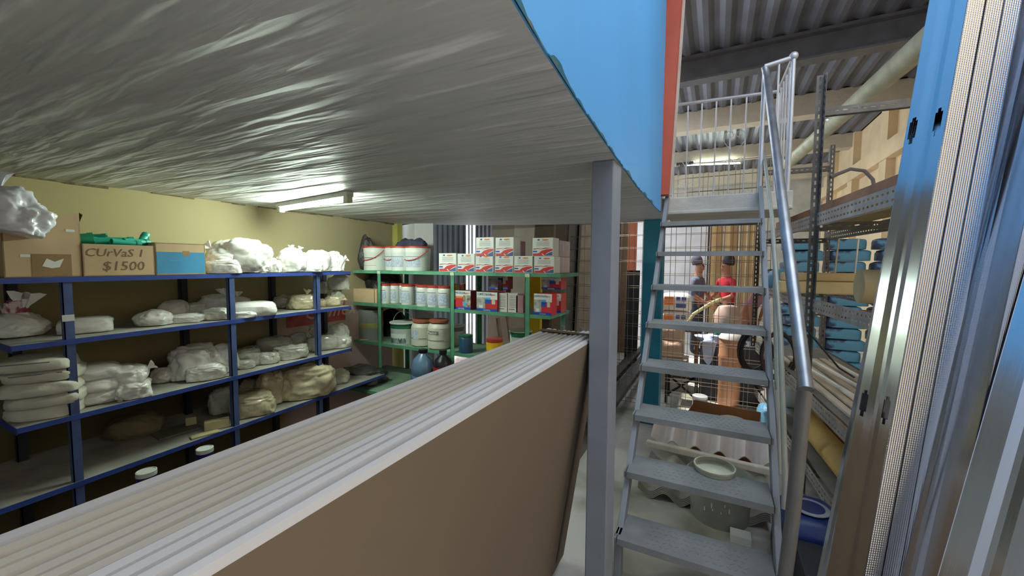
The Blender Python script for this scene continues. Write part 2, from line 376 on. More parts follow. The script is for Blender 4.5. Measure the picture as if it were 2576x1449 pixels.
# ================================================================== STAIRS
st = thing('steel_staircase', 'steep grey steel staircase with open diamond plate treads', 'stairs', (-.06,2.0,0))
LO = Vector((-.06,2.0,0))
def L_(p): return Vector(p)-LO
for x, nm in ((-.408,'stringer'),(.305,'stringer')):
    mb = MB(); d = Vector((0,.215,.25)).normalized()
    p = Vector((x,2.06,.16)); q = p+d*2.78
    mb.bar(L_(p), L_(q), .03, .085)
    mb.box((x-.0175+.06, 2.02-2.0, 0),(x+.0175+.06, 2.09-2.0, .25))
    mb.build(nm, grey, st, bev=.004)
for i in range(8):
    z = .25*(i+1); y = 1.985+.215*i; mb = MB()
    mb.box((-.345,y-2.0,z-.004),(.345,y+.23-2.0,z)); mb.box((-.345,y-2.0,z-.034),(.345,y+.006-2.0,z-.004)); mb.box((-.345,y+.224-2.0,z-.03),(.345,y+.23-2.0,z-.004))
    for s in (-1, 1):
        xx = s*.355
        mb.poly([(xx-.004,y-2.0,z-.034),(xx-.004,y-2.0,z),(xx-.004,y+.2-2.0,z),(xx-.004,y+.06-2.0,z-.05)], (.008,0,0))
    rnd = random.Random(i)
    for a in range(15):
        for b in range(5):
            if rnd.random() < .12: continue
            cx, cy = -.2+a*.03+(b%2)*.015, y-2.0+.04+b*.035; an = R(40) if (a+b) % 2 else R(-40)
            mt = Matrix.Translation((cx,cy,z)) @ Matrix.Rotation(an,4,'Z')
            mb.box((-.009,-.0018,0),(.009,.0018,.0015), None, mt)
    mb.build('tread', greytread, st)
# landing slab
tag(MB().box((-.45,3.87,2.11),(.53,4.62,2.25)).box((-.45,3.86,2.10),(.53,3.9,2.13)).build('landing_slab', conc, bev=.008), 'raw concrete landing slab at the top of the steel stairs', 'landing')
# landing railing
rail = thing('landing_railing', 'silver painted railing with heart scrolls around the upper landing', 'railing', (.03,4.2,2.25)); RO = Vector((.03,4.2,2.25))
silv = M('silver_paint', (190,190,192), .45, .4, var=.1)
def rt_(p): return Vector(p)-RO
n1, n2, n3, n4 = (.302,3.92), (.495,3.92), (.475,4.58), (-.44,4.58)
for (x, y), h in ((n1,1.02),(n2,1.05),(n3,1.04),(n4,1.04)):
    MB().tube([rt_((x,y,2.25)), rt_((x,y,2.25+h))], .017, 10).build('post', silv, rail, smooth=True)
MB().tube([rt_(n1+(3.27,)), rt_(n2+(3.30,))], .019, 10).build('top_rail', silv, rail, smooth=True)
MB().tube([rt_(n2+(3.30,)), rt_(n3+(3.29,))], .019, 10).build('top_rail', silv, rail, smooth=True)
MB().tube([rt_(n3+(3.29,)), rt_(n4+(3.32,))], .016, 10).build('top_rail', silv, rail, smooth=True)
bm_ = bmesh.new(); bmesh.ops.create_uvsphere(bm_, u_segments=16, v_segments=10, radius=.032); me = bpy.data.meshes.new('ball_cap'); bm_.to_mesh(me); bm_.free(); me.materials.append(silv)
o = bpy.data.objects.new('ball_cap', me); C.objects.link(o); o.parent = rail; o.location = rt_((n2[0],n2[1],3.31))
for p in me.polygons: p.use_smooth = True
def bal(x, y): MB().tube([rt_((x,y,2.25)), rt_((x,y,3.29))], .007, 8).build('baluster', silv, rail)
for i in range(1, 7): bal(-.44+(.475+.44)*i/7, 4.58)
for i in range(1, 5): bal(.495-.02*i/5, 3.92+.66*i/5)
bal(.40, 3.92)
HEART = [(0,-.14),(.045,-.085),(.085,-.03),(.097,.02),(.085,.06),(.055,.08),(.025,.07),(.012,.045),(.02,.022),(.04,.022),(.045,.04)]
CURL = [(0,-.10),(.008,-.05),(.03,-.01),(.06,.012),(.09,.0),(.098,-.03),(.08,-.05),(.06,-.045),(.06,-.03)]
for (px, py, shp, sc_) in ((1848,350,HEART,1),(1725,405,CURL,1),(1848,400,CURL,.8),(1725,462,CURL,.8)):
    c = aty(px,py,4.575)
    for fl_ in (1,-1): MB().tube([rt_((c.x+fl_*a*sc_,4.575,c.z+b*sc_)) for a, b in shp], .004, 6).build('scroll', silv, rail, smooth=True)
# handrail
hr = thing('handrail', 'thick galvanised pipe handrail sloping down the right side of the stairs', 'handrail', (.28,2.0,0)); HO = Vector((.28,2.0,0))
A_ = Vector((.315,3.92,3.2)); B_ = Vector((.33,1.885,1.165))
H = lambda p: Vector(p)-HO
MB().tube([H((.303,3.93,3.27)), H(A_), H(A_+(B_-A_)*.06), H(B_)], .0265, 16).build('rail_pipe', galv, hr, smooth=True)
MB().tube([H(B_+Vector((0,.03,.0))), H((.318,1.95,.6)), H((.30,2.04,.0))], .027, 16).build('lower_post', M('dull_pipe', (126,124,124), .5, .3, var=.1), hr, smooth=True)
MB().tube([H((.33,4.05,2.62)), H((.33,3.28,2.0)), H((.33,2.6,1.25)), H((.33,2.24,.62)), H((.325,2.2,.5))], .013, 10).build('middle_rail', M('dull_rail',(150,152,144),.5,.2,var=.08), hr, smooth=True)
MB().tube([H((.335,3.0,1.62)), H((.335,2.45,.55))], .016, 10).build('middle_sleeve', M('dull_rail',(150,152,144),.5,.2,var=.08), hr, smooth=True)

# ================================================================== WIRE MESH PANELS
def mesh_panel(x0, x1, y, z1, off, label):
    mb = MB(); n = int((x1-x0)/.15)
    for i in range(n+1): 
        x = x0+off+i*.15; mb.tube([(x,y,0),(x,y,z1)], .003, 5)
    for j in range(int(z1/.15)+1): mb.tube([(x0+off,y+.006,.03+j*.15+off*.4),(x0+off+n*.15,y+.006,.03+j*.15+off*.4)], .003, 5)
    return tag(mb.build('wire_mesh_panel', wire, smooth=True), label, 'mesh panel', 'upright wire mesh panels')
mesh_panel(-1.95,.55,4.74,2.7,0,'upright welded wire mesh panel behind the stairs, front one')
mesh_panel(-1.95,.55,4.82,2.7,.045,'upright welded wire mesh panel just behind the front mesh panel')

# ================================================================== PLASTERBOARD STACK
gface = M('brown_board_paper', (112,97,79), .8, var=.04, scale=2)
gtop = M('board_edge_white', (196,194,194), .8, var=.07, scale=5, stretch=(1,.15,1))
gtop2 = M('board_edge_buff', (188,180,168), .8, var=.07, scale=5, stretch=(1,.15,1))
bx = aty(1410,1449,2.0)
ang = math.atan2(-.505-bx.x, 1.3-bx.z)       # lean towards the column
NB = 11; TB = .0265
for i in range(NB):
    top = 1.3+[0,.0,-.002,-.001,-.003,-.001,-.002,.003,.005,.006,.001][i]
    u = Vector((math.sin(ang),0,math.cos(ang))); wv = Vector((math.cos(ang),0,-math.sin(ang)))
    xt = -.80+i*TB+ (0 if i == 0 else .004)
    fr = Vector((xt+TB,0,1.3)); h = (top-.06)/math.cos(ang)
    tb = TB*(1.0 if i else 1.15)
    y0, y1 = -.42, 1.995-.006*((i*7) % 3)
    g = .005
    prof = [(-tb+g,-h),(-tb+g,-.02),(-tb+.008,0),(-.005,0),(-g*.3,-.014),(-g*.3,-h)]
    t3 = [fr+wv*a+u*b+Vector((0,0,top-1.3)) for a, b in prof]
    mb = MB(); n = len(prof); vs = [(p.x,y0,p.z) for p in t3]+[(p.x,y1,p.z) for p in t3]
    faces = [list(range(n)), list(range(n,2*n))]+[(j,(j+1)%n,n+(j+1)%n,n+j) for j in range(n)]
    mb.add(vs, [faces[0], faces[1], faces[2], faces[6]], gface); mt_ = gtop if i in (0,7,8,9,10) else gtop2
    mb.add([], [], mt_); k0 = 0
    for f_ in (faces[3], faces[4], faces[5]): mb.f.append(list(f_)); mb.m.append(mb.mi(mt_))
    mb.f.append(list(faces[7])); mb.m.append(mb.mi(gface))
    lb = 'brown faced plasterboard sheet at the front of the leaning stack' if i == NB-1 else ('rearmost white edged plasterboard sheet of the leaning stack' if i == 0 else 'plasterboard sheet within the leaning stack, only its long top edge showing')
    o = mb.build('plasterboard_sheet', None, fix=True); tag(o, lb, 'plasterboard', 'plasterboard sheets leaning on the grey column')
# dark brown band over the top and front face near the far end
brown_band = M('brown_band_mat', (92,74,50), .7, var=.1)
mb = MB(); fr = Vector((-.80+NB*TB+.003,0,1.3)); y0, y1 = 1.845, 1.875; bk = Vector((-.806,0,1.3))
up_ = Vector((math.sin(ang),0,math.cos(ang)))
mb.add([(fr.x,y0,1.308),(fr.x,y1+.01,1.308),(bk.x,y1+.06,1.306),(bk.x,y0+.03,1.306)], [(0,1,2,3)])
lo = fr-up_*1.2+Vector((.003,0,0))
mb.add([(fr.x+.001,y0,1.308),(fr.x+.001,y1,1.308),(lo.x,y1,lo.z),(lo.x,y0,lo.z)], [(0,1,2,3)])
tag(sol(mb.build('board_band', brown_band), .0015), 'dark brown band over the top and front face of the plasterboard stack near its far end', 'brown_band')
for dx in (0,.1):
    tag(MB().box((-.72+dx,1.965,1.303),(-.70+dx,1.99,1.325)).build('metal_clip', galv, bev=.002), 'small bright clip on the far end of the plasterboard stack', 'clip', 'clips on the board stack')
for y in (-.2, 1.5):
    tag(MB().box((-1.06,y,0),(-.62,y+.1,.058)).build('timber_bearer', wooddk), 'timber bearer on the floor under the plasterboard stack', 'timber', 'bearers under the plasterboard')

# ================================================================== BLUE SHELF
def sx(y): return -2.66-.042*(y-.5)
BL = [1.575, 1.285, .925, .60]
bs = thing('blue_metal_shelf', 'long blue metal shelving unit along the ochre wall', 'shelf', (-2.9,1.45,0)); BO = Vector((-2.9,1.45,0))
def bl_(p): return Vector(p)-BO
for z in BL:
    y0, y1 = (.2 if z == BL[0] else (.36 if z == BL[3] else .52)), 2.36
    if z == BL[3]: y1 = 2.75
    xb = -3.27
    mb = MB().poly([bl_((sx(y0),y0,z-.004)), bl_((sx(y1),y1,z-.004)), bl_((xb,y1,z-.004)), bl_((xb,y0,z-.004))], (0,0,.004))
    mb.build('shelf_board', dust, bs)
    mb = MB(); mb.poly([bl_((sx(y0)+.002,y0,z-.023)), bl_((sx(y1)+.002,y1,z-.023)), bl_((sx(y1)+.002,y1,z+.001)), bl_((sx(y0)+.002,y0,z+.001))], (-.003,0,0))
    mb.box(bl_((xb,y0-.003,z-.03)), bl_((sx(y0),y0,z))); mb.box(bl_((xb,y1,z-.03)), bl_((sx(y1),y1+.003,z)))
    mb.build('shelf_edge', bluep, bs)
def anglepost(mb, x, y, z1, w=.04, sgn=1):
    mb.box((x-w,y,0),(x,y+.004,z1)); mb.box((x-.004,y,0),(x,y+w*sgn,z1)) if sgn > 0 else mb.box((x-.004,y-w,0),(x,y+.004,z1))
for y in (.68,1.40,2.03):
    mb = MB(); x = sx(y); q = bl_((x,y,0)); anglepost(mb, q.x-.006, q.y, 1.575, .034)
    for vi in range(len(mb.v)): pass
    p_ = mb.build('post', bluepost, bs); p_['label'] = 'blue front post'
dkpost = M('dark_post', (44,46,58), .6, var=.15)
for y in (.62,1.36,1.97,2.45):
    mb = MB(); q = bl_((-3.2,y,0)); anglepost(mb, q.x, q.y, 1.575 if y < 2.3 else 1.62); mb.build('post', dkpost, bs)
x = sx(.68); MB().box(bl_((x-.008,.675,1.37)), bl_((x-.004,.715,1.40))).build('paper_tag', white, bs)

# ================================================================== BAGS
def lump(size, seed, crump=.12, e=.75, flat=.55, sub=4, fold=0):
    bm = bmesh.new(); bmesh.ops.create_icosphere(bm, subdivisions=sub, radius=1); lx, ly, lz = size; rnd = random.Random(seed)
    o = Vector((rnd.uniform(0,99), rnd.uniform(0,99), rnd.uniform(0,99))); rq = Matrix.Rotation(rnd.uniform(0,6),3,'Y') @ Matrix.Rotation(rnd.uniform(0,6),3,'Z')
    for v in bm.verts:
        c = v.co.copy(); p = Vector([math.copysign(abs(q)**e, q) for q in c])
        n1 = noise.noise(c*1.4+o); d_, _ = noise.voronoi(c*1.9+o); n2 = min(.6, d_[1]-d_[0]); d2, _ = noise.voronoi(Vector((c.x*3,c.y*3,c.z*5))+o); n3 = min(.4, d2[1]-d2[0])
        q_ = rq @ c; n4 = 1-abs(noise.noise(Vector((q_.x*1.3,q_.y*1.3,q_.z*6))+o))*2; n5 = 1-abs(noise.noise(Vector((q_.y*2,q_.z*2,q_.x*9))+o))*2
        k = .9+crump*(1.3*n1+.9*n2+.5*n3+fold*(.34*n4+.2*n5))
        p *= k; p.z = p.z if p.z > -flat else -flat-(abs(p.z)-flat)*.12
        v.co = Vector((p.x*lx/2, p.y*ly/2, (p.z+flat)/(1+flat)*lz))
    zmin = min(v.co.z for v in bm.verts)
    for v in bm.verts: v.co.z -= zmin
    me = bpy.data.meshes.new('bag'); bm.to_mesh(me); bm.free()
    for p in me.polygons: p.use_smooth = True
    return me
def lumpobj(name, label, cat, size, loc, mat, seed, rz=0, e=.6, cr=.06, group=None):
    me = lump(size, seed, cr, e); me.materials.append(mat); o = bpy.data.objects.new(name, me); C.objects.link(o); o.location = loc; o.rotation_euler = (0,0,rz); return tag(o,label,cat,group)
def knot(parent, loc, s, seed, mat, tilt=(0,0,0)):
    mb = MB(); n = 22; prof = [(.42,-.1),(.2,.2),(.12,.36),(.2,.55),(.34,.8),(.46,1.1)]; rnd = random.Random(seed); k = 0
    for a, (r, z) in enumerate(prof):
        for j in range(n):
            an = 2*math.pi*j/n; q = r*s*(1+(.15+.1*a)*math.sin(an*5+seed)*(a/5)+.12*rnd.uniform(-1,1)*(a/5))
            mb.v.append((q*math.cos(an), q*math.sin(an)*.6, z*s*(1+.18*math.sin(an*3+seed)*(a/5))))
    for a in range(len(prof)-1):
        for j in range(n): mb.f.append([a*n+j, a*n+(j+1)%n, (a+1)*n+(j+1)%n, (a+1)*n+j]); mb.m.append(0)
    o = mb.build('knotted_neck', mat, parent, smooth=True, fix=False); o.location = loc; o.rotation_euler = tilt; return o
SEED = [100]
def bag(x0, x1, yt, yb, z, label, mat=None, dp=None, kn=None, crump=.13, e=.75, name='plastic_bag', cat='bag', group='plastic bags on the blue shelf', dz=0, push=0):
    SEED[0] += 1; s = SEED[0]; mat = mat or plastic_w; xc = (x0+x1)/2
    r_ = ray(xc, yb)
    def line(ins):
        t_ = (-2.66+.021-ins)/(r_.x+.042*r_.y); return Vector((r_.x*t_, r_.y*t_, z))
    p = atz(xc, yb, z) if z < 1.5 and r_.z < -.02 else line(.02)
    if p.x > line(.01).x: p = line(.01)
    if p.x < line(.22).x: p = line(.22)
    if z == z1: yb = CY+F*(-(Vector((p.x,p.y,z))-Vector((0,0,EYE))).dot(UP)/depth((p.x,p.y,z)))
    d = depth(p); w = (x1-x0)/1000*d*1.03; h = (yb-yt)/1000*d*.97; ly = dp or min(.27, max(.12, w*.9))
    hd = Vector((p.x, p.y, 0)).normalized(); c = p+hd*(ly*.5+push*.8); c.z = z+dz
    if z in (z1,z2,z3,z4): c.x = max(c.x, -3.27+ly*.52)
    c.y = min(c.y, 2.34 if z != z4 else 2.68)
    if h < .03: h = .03
    me = lump((w, ly, h), s, crump, e, sub=5, fold=1.0 if crump > .1 else .6); me.materials.append(mat); me.name = name
    o = bpy.data.objects.new(name, me); C.objects.link(o); o.location = c; o.rotation_euler = (0, 0, math.atan2(hd.y, hd.x)-math.pi/2)
    tag(o, label, cat, group)
    if kn:
        for (fx, fz, sz, tx, ty) in kn:
            knot(o, (fx*w/2, -ly*.15, h*fz), sz, s+int(fx*10), mat, (R(tx), R(ty), 0))
    return o
z1, z2, z3, z4 = [q+.001 for q in BL]
zt = 'on the top blue shelf'
bag(520,602,630,673,z1,'small white bag behind and left of the big hump on the top blue shelf',push=.06)
bag(540,672,604,675,z1,'big crumpled white bag forming the tallest hump on the top blue shelf',crump=.2,dp=.3,kn=[(-.8,.7,.05,0,-50)])
bag(525,600,652,676,z1,'flat white bag lying in front beside the blue printed box',dp=.12,push=-.02)
bag(672,707,650,674,z1,'little knotted white bag between the two bag heaps on the top shelf',kn=[(.3,.8,.025,20,30)])
bag(700,768,624,673,z1,'white bag with upright knots at the left of the right hand top heap',kn=[(0,.92,.035,0,0),(.5,.9,.03,0,20)])
bag(745,808,650,674,z1,'low white bag in front at the middle of the right hand top heap',dp=.1,push=-.03)
bag(760,838,627,672,z1,'rounded white bag at the middle of the right hand top heap',push=.04)
bag(818,862,636,671,z1,'ruffled white bag at the right end of the top blue shelf',kn=[(.8,.6,.04,0,60)],crump=.2)
bag(-6,103,772,838,z2,'white bag with red twisted top at the left of the second shelf',e=1.1,kn=[(.1,.85,.09,0,10)])
o = bag(18,62,742,775,z2,'red printed bag top standing in the white bag',M('red_printed_bag',(150,60,84),.4,var=.3,scale=30,col2=(220,200,200),thr=(.45,.55)),dz=.115,dp=.06,crump=.2,push=.06)
bag(163,273,798,840,z2,'long white bag lying right of the paper tagged blue post',e=.6,crump=.08,dp=.16)
bag(350,426,781,822,z2,'tapering white bag leftmost of the middle heap on the second shelf',e=1.0)
bag(404,472,754,805,z2,'rounded white bag second from left in the middle heap, second shelf',push=.08)
bag(432,506,790,813,z2,'low white bag at the front of the middle heap, second shelf',dp=.12)
bag(465,522,760,798,z2,'white bag with puckered middle in the second shelf heap',push=.12,kn=[(.1,.5,.03,80,0)])
bag(503,575,742,797,z2,'tall round white bag left of the middle blue post',push=.1)
bag(512,578,776,806,z2,'small clear bag in front of the tall round bag, second shelf',plastic_g,dp=.12)
bag(557,628,742,785,z2,'white bag with a raised clear neck at the middle blue post',push=.15,kn=[(-.5,.8,.07,0,-10),(.1,.85,.045,0,10)])
bag(578,692,760,800,z2,'long smooth white bag right of the middle blue post',e=.65,crump=.07,dp=.18)
bag(588,640,784,801,z2,'thin red printed white bag under the long smooth bag',dp=.08,push=-.02)
bag(690,765,744,778,z2,'flat grey clear bag behind on the right of the second shelf',plastic_g,push=.08)
bag(728,800,740,779,z2,'clear bag of pale powder tied in front of the third blue post',plastic_y,kn=[(.2,.85,.045,0,10)],dp=.16)
bag(798,822,752,772,z2,'very small cream bag right of the third blue post',plastic_y,dp=.1)
bag(818,858,744,771,z2,'rounded cream bag near the right end of the second shelf',plastic_y,dp=.14,kn=[(.8,.5,.04,0,60)])
bag(802,828,712,742,z2,'crumpled clear bag neck standing behind the third blue post',plastic_g,dz=.09,dp=.06,push=.15,crump=.25)
bag(855,881,730,767,z2,'upright ruffled clear bag at the right end of the second shelf',plastic_g,crump=.25,dp=.1)
# shelf three
p = atz(100,1050,z3); 
def line_at(px, ins):
    r_ = ray(px, 665); t_ = (-2.66+.021-ins)/(r_.x+.042*r_.y); return Vector((r_.x*t_, r_.y*t_, 0))
def sack(i, x0, x1, yb, label):
    pz = z3+i*.057; q = line_at(95,.13); me = lump((.27,.24,.064), 40+i, .09, .62, .5); me.materials.append(sackw)
    o = bpy.data.objects.new('paper_sack', me); C.objects.link(o); o.location = (q.x+[-.01,.0,.012,-.006,.008][i], q.y+[0,.01,-.01,.008,-.02][i], pz); o.rotation_euler = (0,0,R(62)+[0,.05,-.04,.06,-.03][i])
    tag(o, label, 'sack', 'sacks stacked at the left of the third shelf')
    if i > 2:
        b = MB(); b.box((-.09,-.116,.040),(.07,-.1175,.044)); b.build('printed_line', inkgrey, o)
    return o
for i, w_ in enumerate(('bottom','second from bottom','middle','second from top','topmost')):
    sack(i,0,0,0,'flat filled pale sack, %s of the five sack stack' % w_)
for i, (yt, yb, w_) in enumerate(((980,1022,'bottom'),(945,985,'middle'),(908,950,'top'))):
    bag(184+i*2,292,1022-42,1022,z3,'white bag, %s of the three bag pile beside the sack stack' % w_,dz=i*.062,dp=.2,crump=.1)
bag(296,372,960,1008,z3,'white bag at the bottom right of the ruffled pair on the third shelf',dp=.18,crump=.18,kn=[(-.4,.2,.04,120,0)])
bag(276,362,958,1006,z3,'ruffled white bag on top of another, right of the three bag pile',dz=.065,dp=.2,crump=.2,kn=[(.8,.7,.04,0,60)])
bag(386,446,928,965,z3,'small tapered white bag leftmost of the middle heap, third shelf',e=1.0)
bag(438,545,880,962,z3,'large glossy white bag heaped on the middle of the third shelf',crump=.16,push=.06)
bag(478,560,918,960,z3,'white bag hanging slightly over the edge of the third shelf',dp=.14,crump=.15)
bag(518,592,878,945,z3,'wrinkled white bag just left of the middle post, third shelf',crump=.18,push=.04)
bag(578,656,880,925,z3,'glossy clear bag folded in a ring right of the middle post',plastic_g,crump=.18)
bag(592,640,905,928,z3,'small clear bag low in front right of the middle post',plastic_g,dp=.1,push=-.02)
bag(648,700,888,918,z3,'small rounded clear bag with dangling neck at the third shelf edge',plastic_g,kn=[(.5,.2,.03,150,30)],dp=.12)
bag(695,772,870,905,z3,'knotted clear bag with neck hanging over the third shelf edge',plastic_g,kn=[(.3,.3,.03,160,0)],crump=.2,dp=.12)
bag(645,735,843,892,z3,'smooth pale grey pillow bag at the back of the third shelf',plastic_g,e=.7,crump=.06,push=.1)
bag(722,785,838,882,z3,'grey bag with folded top behind, left of the third post',plastic_g,push=.12,kn=[(.6,.9,.05,0,20)])
bag(768,806,850,886,z3,'pear shaped grey bag at the third blue post, third shelf',plastic_g,dp=.12,kn=[(-.3,.9,.03,0,-20)])
bag(795,850,842,882,z3,'shiny grey bag right of the third blue post, third shelf',plastic_g,crump=.08)
bag(838,886,842,876,z3,'crumpled clear bag at the right end of the third shelf',plastic_g,crump=.22,kn=[(-.2,.1,.03,160,0)])
# shelf four
bag(588,684,996,1052,z4,'squat yellowed bag of powder right of the post on the lowest shelf',plastic_y,e=.6)
bag(600,655,950,1010,z4,'upright yellowed bag behind the squat bag on the lowest shelf',plastic_y,push=.16)
bag(648,714,944,1030,z4,'tall rounded beige bag in the middle of the lowest shelf',plastic_y,push=.08)
bag(708,838,950,1036,z4,'large glossy yellowed bag drooping over the lowest shelf edge',plastic_y,crump=.17,dp=.32,kn=[(-.3,.1,.08,150,0)])
bag(532,590,985,1050,z4,'dim grey sack left of the post on the lowest shelf',sackw,push=.08)
bag(285,400,1050,1105,z4,'dark brown sack at the left back of the lowest shelf',M('brown_sack',(130,116,90),.8,var=.2,bump=.4),push=.14,e=.9)
bag(832,878,938,968,z4,'flat pale bag at the far right of the lowest shelf',sackw,dp=.2)
# loose trowels and blocks on the lowest shelf
def blk(name, cat, label, x0, x1, y, z, h, d, mat, rz=0):
    a, b = atz(x0,y,z), atz(x1,y,z); w = (b-a).length; c = (a+b)/2
    hd = Vector((c.x,c.y,0)).normalized(); c += hd*d/2
    t = MB().box((-w/2,-d/2,0),(w/2,d/2,h)).build(name, mat, bev=.004); t.location = c; t.rotation_euler = (0,0,math.atan2(hd.y,hd.x)-math.pi/2+rz); return tag(t, label, cat)
blk('wooden_block','block','cream wooden block with a white tag on the lowest blue shelf',520,572,1080,z4,.055,.05,M('cream_wood',(206,196,150),.7))
blk('plastering_float','tool','dim flat plastering float lying left of the cream block',400,492,1096,z4,.012,.16,M('dull_float',(120,116,104),.6),.3)
blk('float_handle_block','block','narrow cream block standing on the plastering float',470,492,1070,z4+.013,.05,.05,M('cream_wood2',(190,180,140),.7))
blk('wooden_batten','batten','thin pale batten lying in front of the cream block',486,545,1098,z4,.012,.05,M('cream_wood',(206,196,150),.7),.2)

# ---------------------------------------------------------------- cardboard boxes on the top shelf
def at_box(px, py, z): return atz(px, py, z)
b1 = thing('open_cardboard_box', 'large open cardboard box with a raised flap at the left of the top shelf', 'box', (-2.86,.60,z1)); 
b1.rotation_euler = (0,0,R(62.5))
def carton(t, w, d, h, th=.005, mat=card, top=False, bottom=True):
    mb = MB(); mb.box((-w/2,-d/2,0),(w/2,-d/2+th,h)); mb.box((-w/2,d/2-th,0),(w/2,d/2,h)); mb.box((-w/2,-d/2,0),(-w/2+th,d/2,h)); mb.box((w/2-th,-d/2,0),(w/2,d/2,h)); mb.box((-w/2,-d/2,0),(w/2,d/2,th))
    if top: mb.box((-w/2,-d/2,h-th),(w/2,d/2,h))
    return mb.build('carton', mat, t)
def putbox(t, x0, x1, y, z, d, extra=0):
    a, b = atz(x0,y,z), atz(x1,y,z); w = (b-a).length; dr = (b-a).normalized(); c = (a+b)/2
    nrm = Vector((-dr.y,dr.x,0)); c = c+nrm*d/2; c.z = z; t.location = c; t.rotation_euler = (0,0,math.atan2(dr.y,dr.x)); return w
a, b = aty(8,668,.34), aty(206,668,.93)
def frontbox(t, pa, pb, d, z):
    """front face runs from pa to pb (plan points), box lies behind it"""
    pa, pb = Vector((pa[0],pa[1],0)), Vector((pb[0],pb[1],0)); w = (pb-pa).length; dr = (pb-pa).normalized(); nrm = Vector((-dr.y,dr.x,0))
    c = (pa+pb)/2+nrm*d/2; c.z = z; t.location = c; t.rotation_euler = (0,0,math.atan2(dr.y,dr.x)); return w
def onshelf(px):
    p = None
    r_ = ray(px, 665); 
    # intersection with the shelf's front line, a little behind its edge
    for k in range(400):
        t_ = 1+k*.01; x, y = r_.x*t_, r_.y*t_
        if x < sx(y)-.03: return (x, y)
    return (x, y)
w = frontbox(b1, onshelf(8), onshelf(206), .3, z1); hh = .285
carton(b1, w, .3, hh-.035)
MB().poly([(-w/2,-.15,hh-.035),(w/2,-.15,hh-.035),(w/2,-.15,hh+.02),(w*.1,-.15,hh-.012),(-w*.3,-.15,hh-.02)], (0,.005,0)).build('front_flap', card, b1)
MB().poly([(w/2,-.15,hh+.02),(w/2+.004,.15,hh-.035),(w/2+.08,.15,hh-.075),(w/2+.012,-.15,hh+.012)], (0,.0,-.004)).build('side_flap', cardd, b1)
MB().box((w/2-.16,-.1515,.005),(w/2-.035,-.150,.105)).build('tape_patch', M('tape',(150,120,84),.4), b1)
for k, (x_, z_) in enumerate(((-.3,.09),(.30,.21))): MB().box((x_*w,-.1515,z_),(x_*w+.03,-.150,z_+.012)).build('torn_tape', white, b1)
MB().poly([(w/2-.13,-.152,.05),(w/2-.115,-.152,.085),(w/2-.09,-.152,.07),(w/2-.06,-.152,.085),(w/2-.075,-.152,.045),(w/2-.1,-.152,.04)], (0,-.0008,0)).build('torn_label', white, b1)
b2 = thing('cardboard_box', 'low cardboard box marked in pen and full of green pipe pieces', 'box')
w = frontbox(b2, onshelf(209), onshelf(389), .3, z1); carton(b2, w, .3, .158)
ink = M('pen_ink',(124,98,74),.7)
text(b2,'pen_writing','CUrVaS 1',.056,(-.02,-.1508,.115),(R(90),0,0),ink,shear=.2)
text(b2,'pen_writing','$1500',.066,(.01,-.1508,.048),(R(90),0,0),ink,shear=.15)
b3 = thing('printed_cardboard_box', 'cardboard box with a blue printed front on the top shelf', 'box')
w3 = frontbox(b3, onshelf(392), onshelf(517), .28, z1); carton(b3, w3, .28, .178, top=True)
MB().box((-w3/2+.004,-.1412,.008),(w3/2-.004,-.140,.128)).build('blue_print', M('blue_print_box',(64,140,184),.5,var=.2,scale=4), b3)
MB().box((w3*.02,-.1418,.105),(w3*.16,-.1412,.135)).build('tape_patch', M('tape',(150,120,84),.4), b3)
text(b3,'printed_line','------',.03,(-.03,-.1422,.08),(R(90),0,0),lblue)
# green pipe elbows and offcuts
rnd = random.Random(3)
base = b2.location; ax = Vector((math.cos(b2.rotation_euler.z),math.sin(b2.rotation_euler.z),0)); ay = Vector((-ax.y,ax.x,0))
pipes = [(-.19,.02,.165,25,20,.024,.14),(-.12,-.03,.17,-20,8,.026,.12),(-.05,.03,.175,10,-12,.018,.16),(.02,-.02,.168,-8,4,.020,.16),(.07,.04,.165,160,10,.018,.12),(.1,-.06,.166,15,0,.018,.12),(.15,.0,.18,40,42,.018,.1),(-.16,.07,.19,60,6,.018,.1),(-.02,.08,.185,-30,5,.02,.1),(.05,-.08,.16,5,-3,.017,.12)]
for k, (x_, y_, z_, yaw_, el_, r_, l_) in enumerate(pipes):
    c = base+ax*x_+ay*y_; c.z = z1+z_+.012; dr = (ax*math.cos(R(yaw_))+ay*math.sin(R(yaw_)))*math.cos(R(el_))+Vector((0,0,math.sin(R(el_))))
    mb = MB(); n = 14; pa, pb = -dr*l_/2, dr*l_/2; kk = (pb-pa)
    mb.tube([pa,pb], r_, n, cap=False); mb.tube([pa,pb], r_*.82, n, cap=False); mb.tube([pb-dr*.02,pb+dr*.001], r_*1.12, n, cap=False)
    for j in range(n): 
        mb.f.append([j,(j+1)%n,2*n+(j+1)%n,2*n+j]); mb.m.append(0); mb.f.append([n+j,n+(j+1)%n,3*n+(j+1)%n,3*n+j]); mb.m.append(0)
    o = mb.build('green_pipe_piece', teal, smooth=True, fix=False); o.location = c
    tag(o, 'short green plastic pipe piece in the pen marked box', 'pipe', 'green pipe pieces in the cardboard box')
# plastic bag on the big box
q = onshelf(22); wf = M('thin_white_film',(226,226,234),.3,var=.06,bump=.25,bscale=12,coat=.7,film=True)
me = lump((.24,.15,.17), 402, .24, .9, .5, 5, 1.1); me.materials.append(wf); o = bpy.data.objects.new('open_plastic_bag', me); C.objects.link(o); o.location = (q[0]+.03,q[1]-.02,z1+.19); o.rotation_euler = (R(-10),R(12),R(60))
tag(o, 'crumpled translucent white bag hanging over the corner of the large cardboard box', 'bag')
knot(o,(-.04,0,.17),.07,6,wf,(0,R(-20),0))
